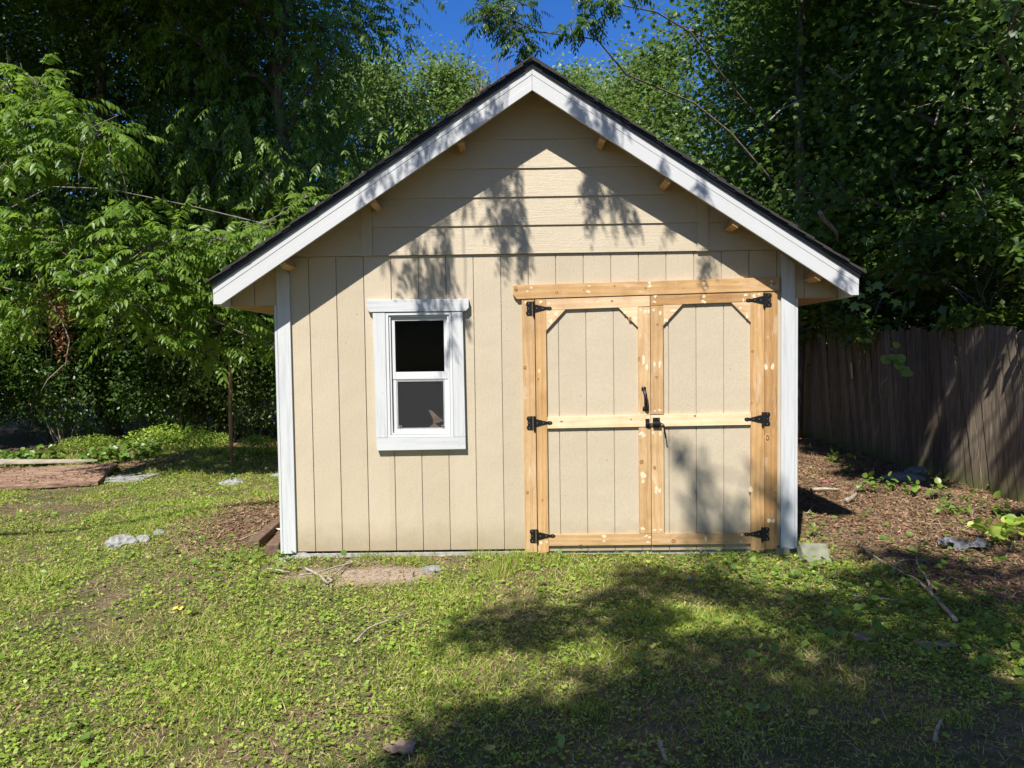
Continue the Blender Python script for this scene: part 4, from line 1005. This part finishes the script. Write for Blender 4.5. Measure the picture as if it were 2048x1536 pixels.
# undergrowth
def bush(name, loc, label, group, seed, rx, ry, rz_, n_, size, lm, T=T_OVAL, thr=.42, cat='bush', stems=7, zc=.5, sr=1.0):
    rng = np.random.default_rng(seed); e = empty(name, loc, label, cat, group)
    q = rng.normal(size=(n_*4, 3)); q = norm(q)*(rng.random((n_*4, 1))**.42); q[:, 2] = q[:, 2]*.5+.5
    P_ = q*np.array([rx, ry, rz_]); P_[:, 2] += .02
    k = vnoise(P_+seed*3.7, 1.7)*.65+vnoise(P_+seed, 4.1)*.35 > thr; P_ = P_[k][:n_]
    out = norm(P_-np.array([0, 0, rz_*.4])); V, F_ = leaves_at(P_, rng, T, size, .35, 1.1, out)
    npmesh('foliage', V, F_, LM[lm], e); w = MB()
    for i in range(stems):
        a = rng.uniform(0, 6.28); t = rng.uniform(.4, .9); w.tube(limb((rng.normal()*.15, rng.normal()*.15, -.05), (math.cos(a)*rx*t, math.sin(a)*ry*t, rz_*rng.uniform(.5, .95)), .1, 5, .07, rng), [q*sr for q in (.022, .018, .014, .011, .008, .004)], 4, cap=False)
    w.build('stems', MT['stick'], e, smooth=True); return e
GB = 'undergrowth bushes below the left wood'
ba = bush('bush', (-8.6, 7.9, g0), 'dark leafy bush at the far left above the brown panel', GB, 61, 2.2, 1.7, 4.2, 30000, .075, 'dark')
bb = bush('bush', (-5.2, 8.3, g0), 'dark leafy bush right behind the rusty pole', GB, 62, 2.0, 1.6, 3.9, 30000, .07, 'vine')
place(ba, (-6.9, 8.5, g0), 'dark leafy bush in the middle of the left undergrowth', 2.2, 1.0)
place(bb, (-10.8, 7.6, g0), 'dark leafy bush beyond the left edge of the panel', 1.0, 1.05)
place(ba, (-3.5, 8.6, g0), 'dark leafy bush nearest the shed side wall', 3.9, .9)
place(bb, (-2.9, 6.5, g0), 'low dark bush tucked behind the left corner of the shed', 5.0, .62)
place(bb, (-4.2, 11.0, g0), 'tall dark bush in the second row behind the pole', 2.6, 1.35)
place(ba, (-7.6, 11.2, g0), 'tall dark bush in the second row of the left wood', 5.6, 1.4)
place(ba, (-11.6, 11.2, g0), 'tall dark bush in the second row at the far left', 3.1, 1.45)
# low plants in front of the wood
GW = 'low plants in front of the left wood'
wa = bush('weed_clump', G(78, 932), 'clump of large round leaves behind the bleached plank', GW, 71, .45, .25, .26, 170, .09, 'violet', T_ROUND, .1, 'plant', 5, sr=.2)
place(wa, G(200, 926), 'clump of round leaves in the middle behind the planks', 1.4, .8)
place(wa, G(15, 930), 'clump of round leaves at the left picture edge', 2.9, .75)
place(wa, G(262, 920), 'round leaved clump in front of the grass tussock', 4.0, 1.0)
wb = bush('weed_clump', G(345, 908), 'tall tussock of grass and weeds left of the pole', GW, 73, .75, .45, .42, 2000, .05, 'clover', T_OVAL, .3, 'plant', 16, sr=.2)
place(wb, G(420, 900), 'smaller tussock of weeds just left of the pole foot', 1.5, .7)
place(wb, G(520, 905), 'low weeds between the pole and the shed corner', 2.5, .6)
place(wb, G(180, 905), 'dim weeds at the edge of the left wood', 3.5, .7)

# right side: maples and vines behind the fence
GM = 'dark maples behind the fence'
ma = tree('maple_tree', (6.9, 4.2, g0), 'dark maple just behind the near end of the fence', group=GM, seed=81, height=11.5, lo=1.6, spread=3.2, r0=.17, nl=32, sub=8, per=50, sig=.42, T=T_MAPLE, size=.09, lm='maple', tt=.5)
mb_ = tree('maple_tree', (5.6, 9.2, g0), 'dark maple rising behind the right roof slope', group=GM, seed=82, height=12.5, lo=1.8, spread=3.0, r0=.18, nl=34, sub=8, per=50, sig=.42, T=T_MAPLE, size=.09, lm='maple', tt=.5)
place(ma, (7.6, 8.0, g0), 'dark maple behind the middle of the fence', 2.4, 1.05)
place(mb_, (9.6, 5.6, g0), 'dark maple far right in the second row', 1.2, .98)
place(mb_, (8.4, 12.2, g0), 'dark maple in the second row behind the far fence end', 3.6, 1.1)
place(ma, (12.4, 9.5, g0), 'dark maple in the third row at the right edge', 5.2, 1.2)
place(ma, (8.2, 15.0, g0), 'tall dark maple deep behind the shed', .9, 1.15)
place(mb_, (11.2, 2.0, g0), 'dark maple beyond the right picture edge', 5.0, 1.0)
GV = 'vine thickets behind the fence'
va = bush('vine_thicket', (6.5, 3.2, g0), 'vine thicket hanging over the near end of the fence', GV, 91, 1.25, 1.8, 4.6, 30000, .07, 'vine', thr=.44)
place(va, (6.7, 6.4, g0), 'vine thicket behind the middle of the fence', 2.2, 1.0)
place(va, (6.6, 9.8, g0), 'vine thicket behind the far end of the fence', 3.6, 1.0)
place(va, (8.6, 8.2, g0), 'tall vine thicket in the second row behind the fence', 5.2, 1.4)
place(va, (8.9, 3.9, g0), 'tall vine thicket in the second row at the right edge', .8, 1.35)
place(va, (2.6, 9.4, g0), 'low vine thicket right behind the shed', 1.7, .85)
place(va, (-.6, 10.2, g0), 'vine thicket behind the rear wall of the shed', 3.0, .8)
place(va, (5.0, 12.2, g0), 'vine thicket closing the gap behind the shed', 4.4, 1.2)
# twigs showing in the thicket
for k, (a, b, c, r, lab) in enumerate((((1968,410), (2000,470), (2010,540), .02, 'crooked bare stem in the thicket at the right edge'), ((1540,240), (1590,205), (1620,190), .012, 'thin dead twig above the right roof slope'),
                                  ((1640,425), (1665,455), (1675,480), .03, 'short broken limb in the maples above the right eave'), ((1655,130), (1690,160), (1730,118), .014, 'forked bare twig high in the right maples'), ((1870,250),(1905,190),(1925,130),.012,'long thin bare vine stem high on the right'))):
    P_ = [WP(*q, 3.2+.3*i) for i, q in enumerate((a, b, c))]; w = MB(); base = P_[0]
    pth = [Vector(p-base) for p in P_]; w.tube([pth[0], pth[0].lerp(pth[1], .5)+Vector((0, .1, .04)), pth[1], pth[1].lerp(pth[2], .5)+Vector((.03, 0, 0)), pth[2]], [r, r*.9, r*.8, r*.6, r*.4], 6)
    o = w.build('dead_branch', MT['barkl'], None, smooth=True); o.location = tuple(base); tag(o, lab, 'branch')
# maple sprigs over the fence and roots
def sprig(pts, yw, size, label, T, lm, stem):
    P_ = np.array([WP(px, py, yw+rs.uniform(-.05, .05)) for px, py in pts]); base = P_[0]; rng = np.random.default_rng(len(pts)+int(pts[0][0]))
    e = empty('leafy_sprig', base, label, 'sprig'); n_ = len(pts)
    d = np.stack([rng.normal(size=n_)*.5, np.full(n_, -.5), np.full(n_, -.75)], 1)
    up = np.stack([rng.normal(size=n_)*.3-.2, np.full(n_, -.9), np.full(n_, .8)], 1)
    V, F_ = stamp(T, P_-base-norm(d)*size*.4, norm(d), norm(up), size*rng.uniform(.8, 1.2, n_)); npmesh('leaves', V, F_, LM[lm], e)
    w = MB(); S = [Vector(WP(px, py, yw+.06)-base) for px, py in stem]; w.tube(S, list(np.linspace(.0028, .0015, len(S))), 5); w.build('stem', MT['bark'], e, smooth=True); return e
sprig([(1708,612),(1728,612),(1792,604),(1740,580),(1770,590),(1720,590),(1690,600),(1755,570)], 1.9, .10, 'sunlit maple sprig below the right eave', T_MAPLE, 'violet', [(1800,540),(1770,575),(1730,600),(1705,612)])
sprig([(1720,679),(1736,681)], 2.4, .085, 'pair of sunlit maple leaves above the fence top', T_MAPLE, 'violet', [(1765,590),(1745,640),(1735,665),(1722,678)])
sprig([(1792,690),(1784,715),(1772,718),(1808,740),(1798,730),(1816,745),(1800,715)], 2.0, .10, 'vine with bright leaves hanging down the fence boards', T_ROUND, 'violet', [(1812,600),(1800,650),(1795,690),(1785,712),(1800,735),(1810,760),(1795,790),(1788,820)])
stick2 = MB(); S = [Vector(WP(px, py, 2.2)) for px, py in ((1778,752),(1762,768),(1758,785),(1765,800))]; b0 = S[0].copy(); stick2.tube([s-b0 for s in S], [.006, .006, .005, .003], 5)
o = stick2.build('vine_tendril', MT['barkl'], None, smooth=True); o.location = b0; tag(o, 'pale curled tendril dangling before the fence', 'tendril')
# branch across the open sky: pecan standing behind the shed
cl = []
for (px, py, r) in ((975,22,.20),(968,38,.16),(1000,15,.26),(1025,30,.27),(1035,60,.25),(1045,10,.27),(1015,50,.22),(1040,85,.20),(1035,105,.15),(1165,-25,.2),(1205,-5,.14),(1225,8,.14),(1142,58,.12),(1165,50,.12),(1180,42,.10),(1250,-15,.2)):
    p = px3(px, py, 4.6+rs.uniform(-.3, .3)); cl.append((p[0], p[1], p[2], r))
for i in range(10): cl.append((rs.uniform(3.8, 6.2), rs.uniform(3.8, 6.4), rs.uniform(7.6, 10.5), rs.uniform(.6, .9)))
bough_tree('pecan_tree', (5.0, 7.4, g0), (4.8, 6.6, 10.5), .14, 'tall pecan behind the shed reaching a bough over the ridge', 'tree', None, cl, 'dark', True, 57, leaf=.072, dens=1.3, limb_r=.016)
# trees beside and behind the viewer that throw the shade
def up_from(p, t): return np.array(p)-L*t
LAWN = [(790,1540),(850,1490),(950,1450),(1070,1440),(1180,1415),(1270,1370),(1340,1350),(1420,1360),(1560,1300),(1700,1270),(1800,1290),(2060,1260),(2060,1560),(790,1560)]
MID = [(900,1270),(930,1240),(990,1225),(1060,1210),(1150,1210),(1240,1190),(1330,1215),(1420,1235),(1560,1200),(1700,1180),(1840,1200),(2050,1200),(2050,1290),(1800,1300),(1640,1310),(1540,1300),(1420,1345),(1330,1320),(1200,1285),(1110,1290),(1000,1295),(930,1290)]
TOP = [(1250,1150),(1330,1140),(1420,1165),(1540,1190),(1620,1175),(1700,1120),(1790,1090),(1930,1080),(2060,1100),(2060,1230),(1700,1200),(1540,1215),(1400,1210),(1270,1175)]
ro = np.random.default_rng(17); cls = []
for poly, cnt_, rr in ((LAWN, 74, .31), (MID, 60, .20), (TOP, 42, .20)):
    P_ = np.array(poly, float); k = 0
    while k < cnt_:
        q = np.array([ro.uniform(P_[:, 0].min(), P_[:, 0].max()), ro.uniform(P_[:, 1].min(), min(1560, P_[:, 1].max()))])
        # area-weighted in the world: far rows are larger
        if ro.random() > (720/(q[1]-700))**2*1.1: continue
        if not inpoly(q[:1], q[1:2], poly)[0]: continue
        g = G(*q); c = up_from(g, 8.6+ro.uniform(-.9, .9)); cls.append((c[0], c[1], c[2], rr*ro.uniform(.8, 1.2))); k += 1
for i in range(34):                                       # the lawn is shaded on beyond the picture too
    g = (ro.uniform(-.6, 3.2), ro.uniform(-5.0, -3.3), 0); c = up_from(g, 8.8+ro.uniform(-.8, .8)); cls.append((c[0], c[1], c[2], .40))
for px, py, r in ((1385,930,.10),(1372,915,.07),(1398,985,.10),(1405,1030,.12),(1420,1060,.12),(1365,890,.06),(1418,1000,.07),(1412,1085,.10),(1462,1000,.07),(1465,1050,.09),(1478,1080,.09),(1540,965,.09),(1545,1010,.11),(1535,1060,.12),(1575,1000,.07),(1580,1060,.14),(1560,1090,.12),(1500,935,.05)):
    c = up_from(WP(px, py, -.02), 9.3+ro.uniform(-.3, .3)); cls.append((c[0], c[1], c[2], r*1.15))
bough_tree('shade_tree', (2.9, -9.6, g0), (1.4, -9.0, 9.6), .24, 'tall tree standing behind the viewer that shades the right lawn', 'tree', None, cls, 'dark', False, 95, leaf=.10, dens=.46, limb_r=.012)
cls = []
for px, py, r in ((1005,375,.05),(1022,395,.06),(1035,345,.03),(1035,420,.08),(1012,440,.07),(1030,455,.09),(1045,480,.07),(1028,495,.08),(975,430,.03),(860,505,.07),(890,495,.06),(875,530,.09),(850,545,.08),(895,550,.07),(870,570,.08),(840,585,.06),(885,590,.07),(900,615,.04),(815,540,.03),(1188,380,.045),(1192,410,.045),(1178,425,.03),(1230,410,.05),(1240,425,.04),(1250,405,.05),(1215,395,.03),(1265,430,.03),
                  (930,650,.03),(845,625,.03),(1418,540,.04),(905,700,.03)):
    c = up_from(WP(px, py-14, 0), 3.0+ro.uniform(-.15, .15)); cls.append((c[0], c[1], c[2], r))
for px, py, r in ((981,212,.045),(953,232,.045),(945,250,.04),(885,273,.05),(905,262,.04),(870,285,.04),(835,305,.04),(820,322,.05),(760,362,.05),(742,382,.05),(775,355,.03),(720,400,.03),(1148,205,.04),(1165,225,.06),(1185,235,.06),(1205,250,.06),(1230,262,.05),(1325,321,.05),(1395,370,.03),(1405,385,.03),(1160,240,.04),(1692,555,.04)):
    c = up_from(WP(px, py-12, -.25), 2.8+ro.uniform(-.15, .15)); cls.append((c[0], c[1], c[2], r))
# the bough these hang from lies well above the picture
bough_tree('shade_tree', (-9.4, -4.6, g0), (-8.8, -4.2, 6.9), .2, 'pecan left of the viewer whose hanging sprays shade the gable', 'tree', None, cls, 'pecan', True, 97, leaf=.052, dens=.34,
           beam=[(-6.6, -3.7, 6.7), (-4.2, -2.7, 6.3), (-2.4, -1.95, 6.15), (-1.0, -1.75, 6.15), (0, -1.75, 6.2), (1.2, -1.8, 6.1)])
# tree beside the fence, out of the picture on the right, that dapples fence and mulch
cls = []; lit = [(1580,975,1900,1080),(1850,1000,2048,1085),(1880,860,1960,980),(1960,760,2060,1000),(1860,640,1885,860),(1700,850,1780,935),(1640,930,1740,975),(1590,1060,1700,1130),(1690,675,1712,800),(1820,680,1850,800)]
for i in range(175):
    if ro.random() < .27: q = np.array([fx(0)+.02, ro.uniform(.6, 7.5), ro.uniform(.0, 1.8)]); q[0] = fx(q[1])
    else: q = np.array([ro.uniform(2.4, 5.0), ro.uniform(.6, 6.8), 0.0])
    v = q-CAM; zc = v@FW; sx_, sy_ = 1024+FPX*(v@RT)/zc, 768-FPX*(v@UP)/zc
    if any(a < sx_ < c and b < sy_ < d for a, b, c, d in lit) or (q[2] == 0 and q[0] < 2.55+.445*q[1]): continue
    c = up_from(q, 8.2+ro.uniform(-.8, .8))
    cls.append((c[0], c[1], c[2], ro.uniform(.22, .36)))
for i in range(60):
    yq = ro.uniform(2.5, 7.0); xq = 2.6+.445*yq
    if xq > 4.9: xq = ro.uniform(4.4, 5.0)
    c = up_from((ro.uniform(xq, 5.0), yq, 0.0), 8.0+ro.uniform(-.7, .7)); cls.append((c[0], c[1], c[2], ro.uniform(.2, .32)))
bough_tree('shade_tree', (5.9, -3.4, g0), (4.6, -3.2, 9.2), .22, 'tree outside the right picture edge that dapples fence and mulch', 'tree', None, cls, 'maple', False, 99, leaf=.11, dens=.9, limb_r=.01)
# unseen crown placed to shade the maples; lower clumps hang over the fence
cl2 = [(ro.uniform(4.85, 5.6), ro.uniform(.8, 8.8), ro.uniform(1.75, 3.2), ro.uniform(.28, .45)) for i in range(46)]
cls = [(ro.uniform(3.0, 11.5), ro.uniform(-1.4, 6.0), ro.uniform(8.0, 12.5), ro.uniform(.75, 1.05)) for i in range(88)]+cl2
bough_tree('maple_tree', (9.0, .6, g0), (8.0, 1.6, 10.5), .22, 'large maple right of the picture spreading over the fence, unseen crown added to shade the maples', 'tree', None, cls, 'maple', False, 103, leaf=.13, dens=.55, limb_r=.03)

# unseen trees added well behind the viewer to cut the sky's fill light
GBK = 'trees added behind the viewer to cut sky light'
for k, (x, y, q) in enumerate(((-13, -13, 1.0), (-6, -17, 1.05), (1, -18, 1.1), (8, -15, 1.0), (13, -9, 1.0), (-16, -4, 1.0), (15, -2, 1.1))):
    place((tb_, ma)[k % 2], (x, y, g0), ('unseen dark tree added behind the viewer to the far left', 'unseen dark tree added behind the viewer on the left', 'unseen dark tree added right behind the viewer', 'unseen dark tree added behind the viewer on the right', 'unseen dark tree added behind the viewer to the far right', 'unseen dark tree added left of the viewer outside the picture', 'unseen dark tree added right of the viewer outside the picture')[k], k*1.1, q, GBK)

# ------------------------------------------------------------------ ground cover
def scatter(n_, rng, near=True, x0=-8.5, x1=5.2, y0=-3.9, y1=7.5, fall=1.5):
    """points on the ground, denser towards the camera"""
    k = n_*6; x = rng.uniform(x0, x1, k); y = rng.uniform(y0, y1, k)
    d = np.hypot(x-CAM[0], y-CAM[1]); p = (2.3/np.maximum(d, 2.3))**fall
    inside = abs(x) < (y+5.26)*.80+1.2
    p = p*np.where(inside, 1, .05)
    m = rng.random(k) < p*2.2/1.0
    ins = (x > XL+.0) & (x < XR) & (y > .0) & (y < DEPTH)
    m &= ~ins; return x[m][:n_], y[m][:n_]
def patch(x, y, s, o): return n2(x, y, s, o)
rg = np.random.default_rng(123)
# grass
x, y = scatter(400000, rg, fall=1.3)
b = bare(x, y); dn = patch(x, y, 1.1, 41)*.6+patch(x, y, 3.3, 43)*.4
keep = rg.random(len(x)) < np.clip((1-b*1.02), .0, 1)*np.clip(.25+2.2*(dn-.32), .12, 1); x, y = x[keep], y[keep]
d = np.hypot(x, y+5.26); n_ = len(x); tall = patch(x, y, 2.4, 47)
h_ = (.020+.034*np.clip(tall-.30, 0, 1)+.05*np.clip(tall-.70, 0, 1))*rg.uniform(.5, 1.5, n_)*(1+.05*d)
dr_ = rdir(n_, rg)*.75; dr_[:, 2] = np.abs(dr_[:, 2])*.4+.34
up = rdir(n_, rg)
V, F_ = stamp(T_BLADE, np.stack([x, y, hgt(x, y)-.004], 1), dr_, up, h_, (.0028+.0007*d)/h_)
print('blades', n_)
tag(npmesh('grass', V, F_, LM['grass']), 'short patchy lawn grass with dry blades', 'grass', kind='stuff')
# clover and small weeds
x, y = scatter(180000, rg, fall=1.2)
b = bare(x, y); dn = patch(x, y, 1.5, 51)*.55+patch(x, y, 4.5, 53)*.45
keep = rg.random(len(x)) < np.clip(1-b*.93-dirt(x, y), .0, 1)*np.clip((dn-.36)*3.6, .04, 1); x, y = x[keep], y[keep]; n_ = len(x); d = np.hypot(x, y+5.26)
sz = rg.uniform(.007, .0175, n_)*(1+.045*d)*(1+.9*(rg.random(n_) < .06))
dr_ = rdir(n_, rg); dr_[:, 2] = dr_[:, 2]*.3+.12
up = rdir(n_, rg)*.55+np.array([0, 0, 1.0])
print('clover', n_)
parts = [stamp(T_CLOVER, np.stack([x, y, hgt(x, y)+rg.uniform(.004, .03, n_)], 1), norm(dr_), norm(up), sz)]
tag(npmesh('clover', *join(parts), LM['clover']), 'low clover and round leaved weeds in the lawn', 'weeds', kind='stuff')
# violets: larger heart leaves, thick on the lower right and round the shed's feet
x, y = scatter(30000, rg, fall=.9); dn = patch(x, y, 1.3, 61)*.6+patch(x, y, 3.7, 63)*.4
wgt = .03+.9*gauss(x, y, 2.5, -1.3, 1.2, 1.3)+.9*gauss(x, y, -1.9, -.15, .5, .32)+.6*gauss(x, y, 2.0, -.5, .8, .3)+.5*gauss(x, y, -4.8, 5, 1.6, 1.2)+.35*gauss(x, y, 4.2, 0, .5, .8)+.03*(x < -1.8)
keep = rg.random(len(x)) < wgt*(1-dirt(x, y))*np.clip((dn-.40)*5, 0, 1)*.75; x, y = x[keep], y[keep]; n_ = len(x)
zz = hgt(x, y)+rg.uniform(.02, .085, n_); dr_ = rdir(n_, rg); dr_[:, 2] *= .25
up = rdir(n_, rg)*.42+np.array([-.1, -.2, 1.0]); print('violets', n_)
V, F_ = stamp(T_ROUND, np.stack([x, y, zz], 1), norm(dr_), norm(up), rg.uniform(.024, .054, n_))
tag(npmesh('violets', V, F_, LM['violet']), 'broad heart shaped weed leaves spreading over mulch and lawn', 'weeds', kind='stuff')
# leaf litter and bark chips
x, y = scatter(260000, rg, fall=.75); b = bare(x, y)
keep = rg.random(len(x)) < np.maximum(np.clip(b*1.0-.93*dirt(x, y), .03, 1)*.9, .25*inpoly(x, y, [tuple(q[:2]) for q in (p0_, p1_, p2_, p3_)])); x, y = x[keep], y[keep]; n_ = len(x); d = np.hypot(x, y+5.26)
dr_ = rdir(n_, rg); dr_[:, 2] *= .28; up = rdir(n_, rg)*.55+np.array([0, 0, 1.0]); zl = hgt(x, y)+rg.uniform(.002, .02, n_); onp = inpoly(x, y, [tuple(q[:2]) for q in (p0_, p1_, p2_, p3_)]); zl = zl+onp*.09; print('litter', n_)
V, F_ = stamp(T_FLAKE, np.stack([x, y, zl], 1), norm(dr_), norm(up), rg.uniform(.010, .036, n_)*(.9+.03*d), .8)
tag(npmesh('leaf_litter', V, F_, LM['litter']), 'brown leaf litter and bark chips on bare ground', 'litter', kind='stuff')
x, y = scatter(60000, rg, fall=1.0); b = bare(x, y); keep = rg.random(len(x)) < .25+.75*b; x, y = x[keep], y[keep]; n_ = len(x)
dr_ = rdir(n_, rg); dr_[:, 2] *= .15; h_ = rg.uniform(.03, .11, n_); up = rdir(n_, rg)*.3+np.array([0, 0, 1.0])
V, F_ = stamp(T_BLADE, np.stack([x, y, hgt(x, y)+rg.uniform(.004, .02, n_)], 1), norm(dr_), norm(up), h_, .0035/h_)
tag(npmesh('straw', V, F_, LM['straw']), 'dead straw and fine twigs strewn over the ground', 'straw', kind='stuff')
# single plants along the wall foot and in the mulch
GP = 'seedlings growing on the mulch by the fence'
sa = bush('seedling', G(1825, 990), 'seedling with bright leaves on the mulch before the boulder', GP, 111, .09, .09, .13, 22, .055, 'violet', T_ROUND, .0, 'plant', 3, sr=.12)
for k, (px, py, s, lab) in enumerate(((1668,925,1.0,'seedling near the far shadow beside the shed'),(1700,945,1.3,'bushy seedling in the shade between shed and fence'),(1735,985,1.2,'row of bright leaves on the sunny mulch'),(1775,980,1.0,'slanting leafy shoot on the sunny mulch'),(1880,1000,1.1,'seedling on the mulch right of the boulder'),(1800,920,1.2,'seedling at the foot of the fence'),(1675,905,.8,'thin seedling below the pale fence board'),(1890,1030,.9,'small plant in the middle of the right mulch'),(1990,1035,1.2,'seedling near the right edge above the weed patch'),(1630,1075,.6,'tiny sprout beside the right corner of the shed'),(1925,1030,.8,'small sprout left of the weed patch'),(1940,1005,.7,'small sprout near the fence foot at the right'))):
    place(sa, G(px, py), lab, k*1.3, s)
sb = bush('round_leaf_weed', G(2015, 1085), 'patch of big round bright leaves at the right edge', None, 113, .27, .20, .20, 60, .075, 'clover', T_ROUND, .0, 'plant', 5, sr=.15)
def tuft(p, label, seed, n_=160, h0=.16, sp=.07, group='grass tufts at the foot of the shed'):
    rng = np.random.default_rng(seed); P_ = np.stack([rng.normal(size=n_)*sp, rng.normal(size=n_)*sp*.6, np.zeros(n_)-.005], 1)
    dd = rdir(n_, rng)*.42; dd[:, 2] = abs(dd[:, 2])*.3+.8; V, F_ = stamp(T_BLADE, P_, norm(dd), rdir(n_, rng), rng.uniform(.5, 1.2, n_)*h0, .05)
    o = npmesh('grass_tuft', V, F_, LM['grass']); o.location = tuple(p); return tag(o, label, 'grass tuft', group)
for k, (px, py, h0, lab) in enumerate(((1015,1140,.16,'tall yellow green grass tuft left of the door frame'),(1040,1120,.14,'grass tuft right under the left door jamb'),(990,1155,.13,'grass tuft in the lawn below the wall'),(640,1165,.12,'grass tuft beside the looping stick'),(1110,1125,.12,'grass tuft below the left door'),(830,1125,.10,'scrubby tuft under the window wall'),(740,1115,.09,'scrubby tuft at the wall foot left of the window'),(965,1115,.11,'tuft of dry weeds at the wall foot'),(1890,1440,.08,'grass tuft in the lower right shade'),(1180,1425,.10,'grass tuft at the edge of the big lawn shadow'))):
    tuft(G(px, py), lab, 200+k, 190, h0*.68)
print('scene built')
